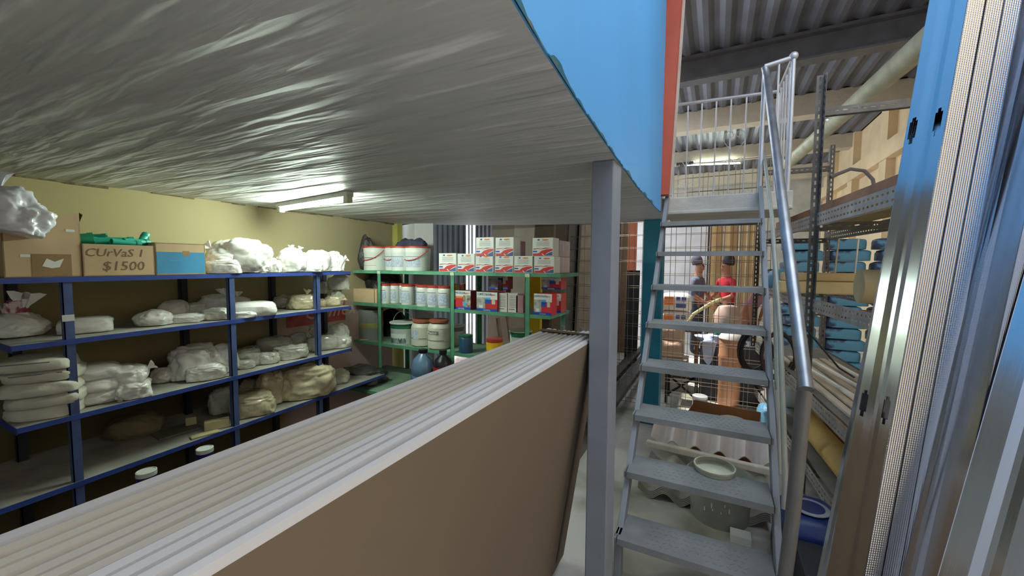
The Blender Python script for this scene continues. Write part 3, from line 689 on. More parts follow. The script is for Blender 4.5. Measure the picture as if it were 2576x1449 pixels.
# painted advert on the left wall
sg = thing('painted_wall_sign', 'faded red painted rectangle with white script on the wall under the blue shelf', 'sign', (-3.297,2.75,1.2))
ra, rb = atx(722,845,-3.297), atx(868,800,-3.297)
redw = M('faded_red_paint',(170,48,44),.8,var=.15,scale=6,col2=(196,120,120),thr=(.2,.62))
MB().box((0,ra.y-2.75,-.12),(.003,rb.y-2.75,.12)).build('red_panel', redw, sg)
text(sg,'white_script','Cofflex',.20,(.005,(ra.y+rb.y)/2-2.75+.14,-.01),(R(90),0,R(90)),M('faded_white',(206,176,174),.8),shear=.35)

# ================================================================== GREEN SHELF
GY = 2.85; GL = [1.575,1.25,.865,.50]
gs = thing('green_metal_shelf', 'green metal shelving unit crossing the end of the room', 'shelf', (-2.2,3.05,0)); GO = Vector((-2.2,3.05,0))
g_ = lambda p: Vector(p)-GO
gx1 = [-1.05,-1.13,-1.15,-1.5]
for z, xe in zip(GL, gx1):
    dpt = 3.3 if z > .6 else 3.3
    yf = GY if z > .6 else 2.55
    MB().box(g_((-3.27,yf,z-.004)), g_((xe,dpt,z))).build('shelf_board', M('dusty_green_top',(130,158,136),.8,var=.2,scale=6), gs)
    mb = MB().box(g_((-3.27,yf-.003,z-.028)), g_((xe,yf,z+.001))).box(g_((xe,yf-.003,z-.028)), g_((xe+.003,dpt,z+.001)))
    mb.build('shelf_edge', greenp, gs)
for px, y in ((955,GY-.002),(1138,GY-.002),(1326,GY-.002)):
    x = aty(px,800,y).x; mb = MB(); q = g_((x,y,0)); mb.box((q.x-.02,q.y-.004,0),(q.x+.02,q.y,1.575)); mb.box((q.x-.02,q.y-.004,0),(q.x-.016,q.y+.03,1.575)); mb.build('post', greenp, gs)
    MB().box((q.x-.02,q.y-.0055,1.545),(q.x+.02,q.y-.004,1.572)).build('bolt_tab', M('pale_tab',(200,214,188),.6), gs)
for px, y, zt_ in ((909,3.3,1.575),(1026,3.3,1.575),(1208,3.3,1.575),(1417,3.3,1.60)):
    x = aty(px,800,y).x; mb = MB(); q = g_((x,y,0)); mb.box((q.x-.018,q.y-.004,0),(q.x+.018,q.y,zt_)); mb.box((q.x-.018,q.y-.03,0),(q.x-.014,q.y,zt_)); mb.build('post', greenp, gs)
G1, G2, G3, G4 = [q+.001 for q in GL]
def gpos(x0, x1, yt, yb, y):
    a, b = aty(x0,yb,y), aty(x1,yb,y); t_ = aty((x0+x1)/2,yt,y); return (a.x+b.x)/2, b.x-a.x, t_.z
# decal helper: rectangles on the front (-y) face; (x0,x1,z0,z1,mat) in 0..1
def decals(parent, name, w, d, h, rects, off=.0006):
    mb = MB()
    for n_, (a, b, c, e_, mt) in enumerate(rects):
        y = -d/2-off*(1+n_*.35); mb.box((-w/2+a*w,y,c*h),(-w/2+b*w,y+off*.9,e_*h), mt)
    return mb.build(name, None, parent)
# white lidded pails on top
def pail(name, label, loc, r, h, body, lid, handle=None, band=None, group=None, cat='bucket', taper=.92, hangle=0, printm=None, lines=True, up=False, rz=0):
    t = thing(name, label, cat, loc, rz, group)
    pr = [(r*taper,0),(r*taper*1.01,.004),(r*.97,h*.72),(r*.99,h*.74),(r*.97,h*.8),(r*.98,h*.93),(r,h*.95)]
    ms = [(h*.69,body),(9,band or body)]
    MB().lathe(pr, 28, body, mats=ms).build('bucket_body', None, t, smooth=True)
    MB().lathe([(r*1.0,h*.93),(r*1.05,h*.935),(r*1.05,h*.985),(r*.98,h),(r*.9,h*.985),(0,h*.985)], 28, lid).build('lid', None, t, smooth=True)
    if printm:
        rr = r*.975+.0015; mb = MB(); n = 12
        for (z0, z1_, mt) in printm:
            vs = []
            for j in range(n+1):
                an = R(-90)+R(-52+104*j/n); q = r*taper+(r*.97-r*taper)*((z0+z1_)/2/.72)+.0012
                vs += [(q*math.cos(an),q*math.sin(an),z0*h),(q*math.cos(an),q*math.sin(an),z1_*h)]
            mb.add(vs, [(2*j,2*j+2,2*j+3,2*j+1) for j in range(n)], mt)
        mb.build('printed_label', None, t, fix=False)
    if handle:
        pts = []
        for j in range(17):
            an = math.pi*j/16; 
            if up: pts.append((-r*1.06*math.cos(an),0,h*.86+r*1.0*math.sin(an)))
            else: pts.append((-r*1.07*math.cos(an),-r*1.07*math.sin(an)*.98,h*.84-(h*.42)*math.sin(an)))
        MB().tube(pts, .004 if not up else .003, 6).build('handle', handle, t, smooth=True)
    return t
pale = M('pale_print',(188,196,214),.5,var=.2,scale=60)
gb = 'red lidded white buckets on the green shelf top'
for (a, b, y, lb, hd) in ((922,966,GY+.14,'white bucket with red lid and red handle, leftmost on the green shelf top',True),(974,1018,GY+.26,'white red lidded bucket second from left, set back on the green shelf',True),(990,1032,GY+.13,'white red lidded bucket third from left, front of the pair',False),(1024,1077,GY+.2,'widest white red lidded bucket, rightmost on the green shelf top',True)):
    c, w, zt_ = gpos(a,b,620,676,y); pail('plastic_bucket', lb, (c,y,G1), w/2*.96, max(.17,zt_-G1), white, redlid, redlid if hd else None, group=gb, printm=[(.5,.53,inkgrey),(.2,.21,brownlid)] if a < 970 else [(.15,.55,pale),(.56,.58,inkblue)])
# printed white boxes with red swoosh on top
swr = M('box_white',(230,230,226),.4,var=.03,coat=.3)
def swooshbox(x0, x1, yt, yb, z, y, label, group, dd=.13, sides=3):
    c, w, zt_ = gpos(x0,x1,yt,yb,y); h = max(.05,zt_-z) ; t = thing('printed_paint_box', label, 'box', (c,y+dd/2,z), 0, group)
    MB().box((-w/2+.001,-dd/2,0),(w/2-.001,dd/2,h)).build('carton', swr, t, bev=.002)
    d = dd; mb = MB(); Y = -d/2
    def P(pts, mt, k): mb.poly([(-w/2+a*w,Y-.0004*k,b*h) for a, b in pts], (0,.0003,0), mt)
    P([(.03,.02),(.55,.02),(.75,.2),(.97,.3),(.97,.4),(.7,.38),(.45,.3),(.3,.16),(.03,.16)], red, 1)
    P([(.3,.36),(.6,.46),(.97,.44),(.6,.4)], redlid, 1); P([(.05,.42),(.5,.45),(.3,.40),(.05,.37)], redlid, 1)
    P([(.55,.03),(.97,.03),(.97,.26),(.75,.16)], inkblue, 2); P([(.03,.22),(.24,.22),(.24,.3),(.03,.3)], blue, 2)
    P([(.45,.86),(.52,.92),(.75,.92),(.8,.86),(.6,.83)], orange, 2); P([(.25,.85),(.36,.85),(.36,.93),(.25,.93)], inkblue, 2)
    P([(.55,.04),(.6,.04),(.5,.15),(.46,.13)], white, 3)
    for q in (.76,.69,.63,.56): P([(.2,q),(.82,q),(.82,q+.018),(.2,q+.018)], inkgrey, 2)
    mb.build('printed_front', None, t)
    return t, c, w, h
gg = 'white and red printed paint boxes on the green shelf top'
low = [(1104,1148,637,681),(1151,1194,638,682),(1196,1240,640,683),(1245,1291,642,684),(1293,1339,644,686),(1343,1394,645,690)]
nm = ['leftmost','second from left','third from left','third from right','second from right','rightmost']
H1 = .115
for (a, b, yt, yb), q in zip(low, nm):
    t, c, w, h = swooshbox(a,b,yt,yb,G1,GY+.03,'white red printed paint box, %s in the lower row' % q, gg); H1 = h
ups = [(1197,1242,597,640,'left of the upper pair'),(1246,1292,597,642,'right of the upper pair'),(1339,1391,598,645,'alone in the upper row at the shelf end')]
for (a, b, yt, yb, q) in ups:
    swooshbox(a,b,yt,yb,G1+H1+.001,GY+.03,'white red printed paint box, %s' % q, gg)
# boxes behind, seen from the side
for row in (0,1):
    for j in range(2):
        c, w, zt_ = gpos(1343,1392,645,690,GY+.03)
        o = MB().box((-w/2+.002,0,0),(w/2-.002,.125,H1-.002)).build('printed_paint_box', M('box_side',(196,180,184),.4,coat=.3), bev=.002); o.location = (c,GY+.165+j*.13,G1+row*(H1+.001))
        tag(o, 'pale box side behind the end paint boxes, %s row %s' % ('upper' if row else 'lower', 'rear' if j else 'front'), 'box', 'boxes behind the printed paint boxes')
c, w, zt_ = gpos(1246,1292,597,642,GY+.18)
o = MB().box((-w/2,0,0),(w/2+.06,.12,H1)).build('maroon_box', M('mauve_side',(168,120,126),.5), bev=.002); o.location = (c,GY+.17,G1+H1+.001); tag(o, 'mauve box side behind the upper pair of paint boxes', 'box')
o = MB().box((-w/2,0,0),(w/2+.06,.12,H1)).build('maroon_box', M('mauve_side',(168,120,126),.5), bev=.002); o.location = (c,GY+.17,G1); tag(o, 'mauve box under another behind the lower row of paint boxes', 'box')
# black sacks and cloth at the left corner
lumpobj('black_sack','black plastic sack bulging behind the left end of the green shelf','bag',(.36,.26,.31),(-3.11,3.13,1.255),blackbag,301,cr=.2,group='black sacks in the corner').rotation_euler = (0,0,.4)
lumpobj('dark_sack','dark pointed sack standing left of the red lidded buckets','bag',(.2,.16,.34),(-3.18,2.95,G1),M('dark_grey_sack',(70,66,68),.5,var=.3,bump=.6),302,e=1.25,cr=.25,group='black sacks in the corner')
lumpobj('dark_cloth','dark blue grey cloth heaped behind the red lidded buckets','cloth',(.42,.14,.31),(-2.86,3.24,G1),M('navy_cloth',(74,72,96),.8,var=.3,bump=.6),303,cr=.25,group='black sacks in the corner')
# middle level
cb = thing('cardboard_box', 'plain cardboard box at the left end of the green middle shelf', 'box', (0,0,G2)); c, w, zt_ = gpos(884,946,727,763,GY+.02)
MB().box((-w/2,-.1,0),(w/2,.1,zt_-G2)).build('carton', card, cb, bev=.002); cb.location = (c,GY+.13,G2)
MB().box((w/2-.035,-.1006,0),(w/2-.028,-.1,zt_-G2)).build('seam', cardd, cb)
def jar(name, label, loc, r, h, body, lid, group=None, lab=None, txt=None, cat='jar', rings=False, lh=.1):
    t = thing(name, label, cat, loc, 0, group)
    if rings: pr = [(r*.85,0),(r,h*.05),(r,h*.25),(r*.97,h*.26),(r,h*.27),(r,h*.7),(r*.97,h*.71),(r,h*.72),(r*.92,h*.82),(r*.8,h*.87)]
    else: pr = [(r*.93,0),(r*.97,h*.02),(r,h*.8),(r*.96,h*.86),(r*.9,h*(1-lh))]
    MB().lathe(pr, 24, body).build('jar_body', None, t, smooth=True)
    rl_ = r*.86 if rings else r*.97
    MB().lathe([(rl_,h*(1-lh)),(rl_*1.03,h*(1-lh*.9)),(rl_*1.03,h*.99),(rl_*.97,h),(0,h)], 24, lid).build('lid', None, t, smooth=True)
    if lab:
        mb = MB(); n = 10
        for (z0, z1_, sp_, mt) in lab:
            vs = []
            for j in range(n+1):
                an = R(-90)+R(-sp_+2*sp_*j/n); q = r*1.0+.001
                vs += [(q*math.cos(an),q*math.sin(an),z0*h),(q*math.cos(an),q*math.sin(an),z1_*h)]
            mb.add(vs, [(2*j,2*j+2,2*j+3,2*j+1) for j in range(n)], mt)
        mb.build('printed_label', None, t, fix=False)
    if txt: text(t,'lettering',txt[0],txt[1],(0,-r-.003,txt[2]*h),(R(90),0,0),txt[3])
    return t
jg = 'white jars with red lids on the green middle shelf'
jars = [(954,983,GY+.08,'leftmost'),(982,1004,GY+.16,'second from left, set back'),(1001,1020,GY+.22,'third from left, set furthest back'),(1012,1041,GY+.1,'fourth from left'),(1038,1060,GY+.2,'fifth from left, set back'),(1053,1078,GY+.07,'third from right at the shelf front'),(1079,1106,GY+.07,'second from right at the shelf front'),(1107,1133,GY+.07,'rightmost, beside the middle post')]
for (a, b, y, q) in jars:
    c, w, zt_ = gpos(a,b,721,767,y); 
    jar('white_jar', 'small white jar with red lid, %s' % q, (c,y,G2), .063, .195, white, redlid, jg, lab=[(.12,.62,55,pale),(.66,.69,50,inkgrey)])
def conbox(x0, x1, yt, yb, z, y, label, kind=0, dd=.12, side=darkred, dx=0):
    c, w, zt_ = gpos(x0,x1,yt,yb,y); h = max(.05,zt_-z); t = thing('paint_kit_box', label, 'box', (c,y+dd/2,z), 0, 'blue and red paint kit boxes on the green middle shelf')
    MB().box((-w/2,-dd/2,0),(w/2,dd/2,h)).build('carton', side, t, bev=.0015)
    fr_ = [(0,1,0,1,white),(.0,1,.0,.13,blue)]
    if kind == 0: fr_ += [(0,1,.13,.68,red),(.03,.2,.5,.76,offw),(.22,.58,.6,.7,orange),(.62,1,.13,.76,M('photo_grey',(160,158,140),.5,var=.5,scale=40)),(.58,.75,.2,.42,lblue)]
    else: fr_ += [(.42,1,.13,.62,red),(0,.42,.13,.72,M('photo_pale',(176,174,168),.5,var=.3,scale=30)),(.42,.68,.62,.72,lblue),(.42,.68,.4,.62,blue),(.74,.9,.38,.66,offw),(.12,.3,.16,.3,white)]
    decals(t,'printed_front',w,dd,h,fr_)
    text(t,'lettering','COMCOLOR',w*.13,(-w*.14,-dd/2-.003,h*.88),(R(90),0,0),inkblue)
    text(t,'lettering','pro',w*.13,(w*.32,-dd/2-.003,h*.88),(R(90),0,0),orange)
    text(t,'lettering','corona',w*.12,(0,-dd/2-.003,h*.06),(R(90),0,0),white)
    return t, h
t, HK = conbox(1137,1184,731,777,G2,GY+.01,'red fronted paint kit box, leftmost beside the middle green post',0,.13)
conbox(1199,1251,735,780,G2,GY+.01,'blue and red paint kit box, second from left on the middle shelf',1,.13)
conbox(1343,1388,739,791,G2,GY+.005,'blue and red paint kit box at the front right corner of the middle shelf',1,.11,red)
conbox(1362,1411,738,786,G2,GY+.2,'blue and red paint kit box behind the corner one, lower',1,.13,redlid)
t, h_ = conbox(1362,1411,694,738,G2+.19,GY+.2,'blue and red paint kit box stacked on top at the right end',1,.13,redlid)
conbox(1230,1277,691,733,G2+.175,GY+.2,'blue and red paint kit box raised behind the two white boxes',1,.1,darkred)
o = MB().box((-.08,0,0),(.09,.09,.172)).build('carton_base', darkred); 
c, w, zt_ = gpos(1232,1280,700,780,GY+.25); o.location = (c,GY+.21,G2); o.name = 'maroon_box'; tag(o,'maroon box standing under the raised paint kit box','box')
for a, b, q in ((1250,1274,'left'),(1276,1301,'right')):
    c, w, zt_ = gpos(a,b,738,783,GY+.02); h = zt_-G2; t = thing('small_white_box', 'small white box with printed text lines, %s of the pair' % q, 'box', (c,GY+.09,G2), 0, 'small white text boxes')
    MB().box((-w/2+.001,-.06,0),(w/2-.001,.06,h)).build('carton', M('text_box_white',(214,206,202),.5), t, bev=.0015)
    decals(t,'printed_lines',w,.12,h,[(.15,.85,q_,q_+.02,inkgrey) for q_ in (.85,.77,.68,.6,.52,.44,.36,.28)]+[(.15,.25,.14,.2,inkgrey),(.3,.7,.15,.19,inkgrey)])
c, w, zt_ = gpos(1302,1320,742,785,GY+.06); o = MB().box((-w/2,-.05,0),(w/2,.09,zt_-G2)).build('maroon_box', M('mauve_side',(168,120,126),.5), bev=.002); o.location = (c,GY+.08,G2); tag(o,'mauve box right of the two small white boxes','box')
# small bottles on boxes
zk = G2+HK+.001
c, w, zt_ = gpos(1141,1152,714,730,GY+.05); jar('amber_bottle','small yellow glass bottle on the red fronted paint kit box',(c,GY+.05,zk),.016,.055,M('amber',(196,160,40),.2,trans=.2),brownlid,cat='bottle')
c, w, zt_ = gpos(1154,1170,712,730,GY+.06); jar('brown_jar','brown tinted jar beside the yellow bottle',(c,GY+.07,zk),.028,.06,M('brown_glass',(92,34,20),.2,trans=.2),brownlid,cat='jar')
bag(1172,1205,706,731,zk,'clear bag lying on the paint kit boxes beside the brown jar',plastic_g,group='bags on the green shelf',dp=.08)
bag(1204,1229,712,734,zk,'small white bag left of the raised paint kit box',plastic_w,group='bags on the green shelf',dp=.06)
c, w, zt_ = gpos(1249,1265,716,745,GY+.08); jar('dark_bottle','dark brown bottle on the small white text boxes',(c,GY+.09,G2+.17),.024,.11,M('dark_glass',(50,26,22),.2),black,cat='bottle')
# lower level
c, w, zt_ = gpos(889,930,776,853,GY+.14); t = thing('grey_roll', 'upright grey roll with a yellow band at the left of the lower green shelf','roll',(max(c,-3.3+w/2+.005),GY+.14,G3))
MB().lathe([(w/2,0),(w/2,zt_-G3),(w/2*.7,zt_-G3),(w/2*.68,.02)],28,M('grey_felt',(126,130,126),.9,var=.1)).build('roll_body',None,t,smooth=True)
MB().lathe([(w/2+.001,.12),(w/2+.002,.13),(w/2+.002,.165),(w/2+.001,.17)],28,M('olive_band',(150,144,84),.8)).build('band',None,t,smooth=True)
o = bag(926,955,818,850,G3,'small black bag right of the grey roll',blackbag,group='black bags low',dp=.1); 
def disc(px, py, y, r, label):
    c = aty(px,py,y); mb = MB(); pr = [(r*.75,-.02),(r*.95,-.03),(r,0),(r*.95,.03),(r*.72,.02),(r*.5,.008),(0,.006)]
    mb.lathe(pr,30,black); o = mb.build('black_disc',None,smooth=True); o.location = c; o.rotation_euler = (R(78),0,R(12)); return tag(o,label,'disc')
disc(985,815,3.2,.17,'black round rubber disc standing at the back of the lower green shelf')
c, w, zt_ = gpos(990,1043,808,868,GY+.13); t = pail('paint_bucket','white bucket with dark green band and raised wire handle',(c,GY+.13,G3),w/2*.95,zt_-G3,M('pale_bucket',(206,216,210),.4,var=.05),white,M('wire_white',(206,204,196),.4),dgreen,up=True,lines=False,printm=[(.05,.3,M('leaf_print',(120,140,140),.5,var=.6,scale=30)),(.3,.5,M('pale_bucket',(206,216,210),.4))])
for a, b, y, q in ((1041,1086,GY+.12,'left'),(1082,1129,GY+.09,'right')):
    c, w, zt_ = gpos(a,b,803,872,y); jar('adhesive_jug','large old white jug with brown lid, %s of the pair' % q,(c,y,G3),w/2*.97,zt_-G3,offw,brownlid,'large white jugs on the lower green shelf',lab=[(.3,.33,60,inkgrey)]+([(.3,.65,18,pale)] if q == 'left' else [(.52,.64,34,inkgrey)]),txt=('Mastick',.035,.58,white) if q == 'right' else None,rings=True)
c, w, zt_ = gpos(1129,1160,812,866,GY+.3); pail('paint_bucket','dim white bucket with dark band behind the middle green post',(c,GY+.3,G3),.09,.19,offw,offw,None,inkgrey)
c, w, zt_ = gpos(1157,1187,842,884,GY+.06); jar('blue_jar','blue square shouldered jar with green lid',(c,GY+.06,G3),w/2,zt_-G3,M('blue_jar',(52,88,124),.35,var=.2),dgreen)
bag(1198,1232,840,888,G3,'clear crumpled bag between the blue jar and yellow tin',plastic_g,group='bags on the green shelf',dp=.12)
c, w, zt_ = gpos(1226,1263,851,892,GY+.05); t = jar('yellow_tin','yellow tin with a red lid',(c,GY+.05,G3),w/2,max(.13,zt_-G3),M('yellow_tin',(226,178,24),.4,var=.04),redlid,cat='tin',lh=.2)
c, w, zt_ = gpos(1282,1338,818,872,GY+.3); pail('paint_bucket','white and green bucket near the right end of the lower green shelf',(c,GY+.3,G3),w/2*.9,.2,M('pale_bucket',(206,216,210),.4),offw,None,dgreen)
c, w, zt_ = gpos(1277,1312,850,880,GY+.1); t = pail('small_tub','small white tub holding a stirring stick',(c,GY+.1,G3),w/2,.10,M('green_tub',(150,186,160),.4),white,None,None,cat='tub')
q = MB().tube([(0,0,.10),(-.03,-.02,.19)],.005,6).build('stirring_stick',white,t)
blk('cut_cardboard','cardboard','torn buff cardboard flap hanging at the left of the lower green shelf',906,936,856,G3+.002,.008,.07,M('buff_card',(186,168,124),.8))
# floor level bottles and bits
c, w, zt_ = gpos(1042,1089,878,985,2.72); t = thing('water_jug','big translucent blue jug with dark cap on the low green shelf','bottle',(c,2.72,G4)); r = w/2; h = aty(1064,878,2.72).z-G4
MB().lathe([(r*.9,0),(r,.02),(r,h*.42),(r*.96,h*.44),(r,h*.46),(r,h*.6),(r*.8,h*.78),(r*.35,h*.9),(r*.3,h*.93)],24,M('blue_clear_plastic',(98,128,160),.25,var=.15,coat=.5)).build('jug_body',None,t,smooth=True)
MB().lathe([(r*.36,h*.92),(r*.38,h*.93),(r*.38,h),(0,h)],18,black).build('cap',None,t,smooth=True)
MB().lathe([(r*1.005,h*.06),(r*1.015,h*.07),(r*1.015,h*.38),(r*1.005,h*.39)],24,M('blue_label',(40,66,140),.4,var=.3,scale=12)).build('label_band',None,t,smooth=True)
MB().tube([(r*.3,0,h*.9),(r*.95,0,h*.8),(r*1.02,0,h*.6)],.012,8).build('grip',M('grip_dark',(60,66,78),.4),t,smooth=True)
c, w, zt_ = gpos(1091,1132,880,975,2.72); t = thing('dark_bottle','dark shouldered bottle with a red base and cap beside the blue jug','bottle',(c,2.74,G4)); r = w/2; h = aty(1110,880,2.74).z-G4
MB().lathe([(r*.9,0),(r,.02),(r,h*.66),(r*.8,h*.8),(r*.3,h*.9),(r*.28,h*.92)],24,M('dark_bottle_m',(30,28,36),.3),mats=[(h*.45,M('deep_red',(150,30,34),.4)),(9,M('dark_bottle_m',(30,28,36),.3))]).build('bottle_body',None,t,smooth=True)
MB().lathe([(r*.36,h*.91),(r*.38,h*.92),(r*.38,h),(0,h)],18,black).build('cap',None,t,smooth=True)
lumpobj('plastic_wrap','tangle of dark grey plastic wrap in the corner by the green post','wrap',(.42,.3,.13),(-3.0,2.72,.501),M('dark_wrap',(84,84,84),.4,var=.5,bump=1,bscale=14,coat=.3,film=True),304,cr=.35)
# things low behind / cans in the gap
for px, py, rr, q in ((515,1126,17.5,'right'),(368,1183,20,'left')):
    p = atz(px,py,.62); d = depth(p); r = rr/1000*d
    t = thing('sealant_tin','dark blue tin with a white lid standing in the dark gap, %s one' % q,'tin',(p.x,p.y,.36),0,'white lidded tins in the gap')
    MB().lathe([(r,0),(r,.235)],24,M('navy_tin',(34,34,110),.4)).build('tin_body',None,t,smooth=True)
    MB().lathe([(r*1.04,.236),(r*1.05,.24),(r*1.04,.258),(r*.9,.26),(r*.86,.256),(0,.256)],24,white).build('lid',None,t,smooth=True)
    tag(MB().box((p.x-.16,p.y-.16,0),(p.x+.16,p.y+.16,.359)).build('storage_crate', black, bev=.005),'black crate under the %s white lidded tin' % q,'crate','black crates in the gap')

# ================================================================== SHEETS AND GOODS BEYOND THE GREEN SHELF
ply = M('plain_board',(150,138,120),.8,var=.08,scale=2); plyd = M('dim_board',(104,92,78),.85,var=.1,scale=2)
def leanboard(px0, px1, y, z1_, lean, mat, label, th=.02, name='leaning_board', z0=0):
    a, b = aty(px0,600,y).x, aty(px1,600,y).x
    mb = MB().poly([(a,y-lean,z0),(b,y-lean,z0),(b,y,z1_),(a,y,z1_)], (0,th,0)); return tag(mb.build(name, mat), label, 'board', 'boards leaning beyond the green shelf')
leanboard(1244,1312,4.9,2.75,.25,ply,'tall buff board leaning right of the grey corrugated shutter')
leanboard(1300,1362,4.75,2.75,.3,M('board_pale',(172,162,146),.8,var=.08),'paler tall board overlapping the buff one')
leanboard(1350,1404,4.6,2.75,.25,M('board_dk',(84,70,54),.85),'dark brown tall board behind the boxes at the shelf end')
def sheetA(x, y0, y1, z1_, lean, mat, label):
    mb = MB().poly([(x-lean,y0,0),(x-lean,y1,0),(x,y1,z1_),(x,y0,z1_)], (.03,0,0)); return tag(mb.build('standing_sheet', mat), label, 'sheet', 'sheets standing along the passage')
X_ = aty(1400,600,4.3).x
sheetA(X_,4.3,5.6,2.9,.12,plyd,'dim brown sheet standing in the passage beyond the board stack')
X_ = aty(1432,600,4.7).x
sheetA(X_,4.7,6.4,2.9,.12,M('sheet_grey',(112,112,112),.7),'grey edged sheet standing just left of the grey column')
X_ = aty(1462,600,5.0).x
sheetA(X_,5.0,7.6,2.9,.1,M('sheet_buff',(150,142,130),.7),'buff sheet standing behind the grey column')
# yellow level
t = thing('yellow_post','bright yellow flat post standing behind the green shelf','post',(aty(1345,700,3.42).x,3.42,0)); w = aty(1360,700,3.42).x-aty(1331,700,3.42).x
ye = M('bright_yellow',(232,190,40),.5,var=.05)
MB().box((-w/2,0,.95),(w/2,.05,1.72)).build('yellow_board',ye,t,bev=.004); MB().box((-w*.35,.01,0),(w*.35,.04,.95)).build('lower_leg',wood,t)
o = MB().bar((aty(1252,800,3.5).x,3.5,1.1),(aty(1290,860,3.5).x,3.5,0.0),.05,.02).build('wooden_stick',M('pale_timber',(190,170,146),.7)); tag(o,'pale timber batten leaning behind the small white boxes','batten')
o = MB().bar((aty(1275,800,3.55).x,3.55,1.15),(aty(1312,860,3.55).x,3.55,0.0),.03,.02).build('wooden_stick',M('pale_timber',(190,170,146),.7)); tag(o,'narrower pale batten right of the first leaning batten','batten')
# long steel lengths on the floor beyond the boards
for k in range(4):
    tag(MB().box((-1.25+k*.1,3.6,.1+.05*(k%2)),(-1.18+k*.1,7.2,.16+.05*(k%2))).build('steel_channel', M('dark_channel',(74,72,70),.5,.4,var=.2)),'long dark steel channel lying along the passage floor','channel','steel channels on the passage floor')
# white sacks and rubble in the daylight
sw_ = M('floor_sack',(226,212,208),.7,bump=.3)
lumpobj('sack','sunlit white sack on the floor beyond the green shelf','sack',(.6,.4,.5),(aty(1190,860,4.5).x,4.5,0),sw_,320)
lumpobj('sack','large sunlit pinkish sack beyond the yellow tin','sack',(.7,.4,.42),(aty(1275,870,4.3).x,4.25,0),sw_,321)
# ================================================================== FAR HALL
struct('wall_far_partition', MB().box((-2.9,9.6,0),(-.16,9.7,2.9)), M('white_far_wall',(206,202,200),.85,var=.12,scale=2,bump=.2))
# vertical timber planks
xs = -.16; rnd = random.Random(11); i = 0
tones = [M('plank_%d' % k, c_, .75, var=.14, scale=2, stretch=(4,4,.5)) for k, c_ in enumerate([(196,160,108),(182,144,94),(206,176,126),(160,122,78)])]
nms = ['first','second','third','fourth','fifth','sixth','seventh']
while xs < .95 and i < 7:
    w = rnd.uniform(.12,.17); o = MB().box((0,0,0),(w-.012,.03,2.95)).build('timber_plank', tones[i % 4]); o.location = (xs,9.35+rnd.uniform(0,.1),0); o.rotation_euler = (R(-2),R(rnd.uniform(-.6,.6)),0)
    tag(o,'upright timber plank, %s from the left behind the people' % nms[i],'plank','upright planks at the far wall'); xs += w; i += 1
o = MB().box((-.17,9.3,0),(-.10,9.34,2.95)).build('dark_pole',M('dark_brown_post',(66,52,46),.7)); tag(o,'dark upright post at the left edge of the planks','post')
for px, lb in ((1785,'left'),(1820,'middle'),(1865,'right')):
    x = aty(px,600,9.2).x; tag(MB().tube([(x,9.15,0),(x+.02,9.25,2.9)],.012,8).build('steel_rod',wire),'thin steel rod standing before the planks, %s one' % lb,'rod','steel rods before the planks')
# brown and dark sheets seen through the mesh at left
for (a, b, y, mt, lb) in ((1545,1562,7.2,M('brown_sheet',(96,78,64),.8),'brown sheet standing beyond the mesh at the left'),(1562,1580,7.6,M('tan_sheet',(140,120,98),.8),'tan sheet standing beyond the mesh, middle one'),(1578,1603,8.2,M('rust_sheet',(126,62,34),.8),'rust coloured sheet standing beyond the mesh'),(1580,1612,6.9,M('charcoal_sheet',(40,42,44),.8),'low charcoal bundle standing beyond the mesh')):
    z1_ = 1.55 if 'low' in lb else 2.9
    leanboard(a,b,y,z1_,.1,mt,lb,name='standing_board')
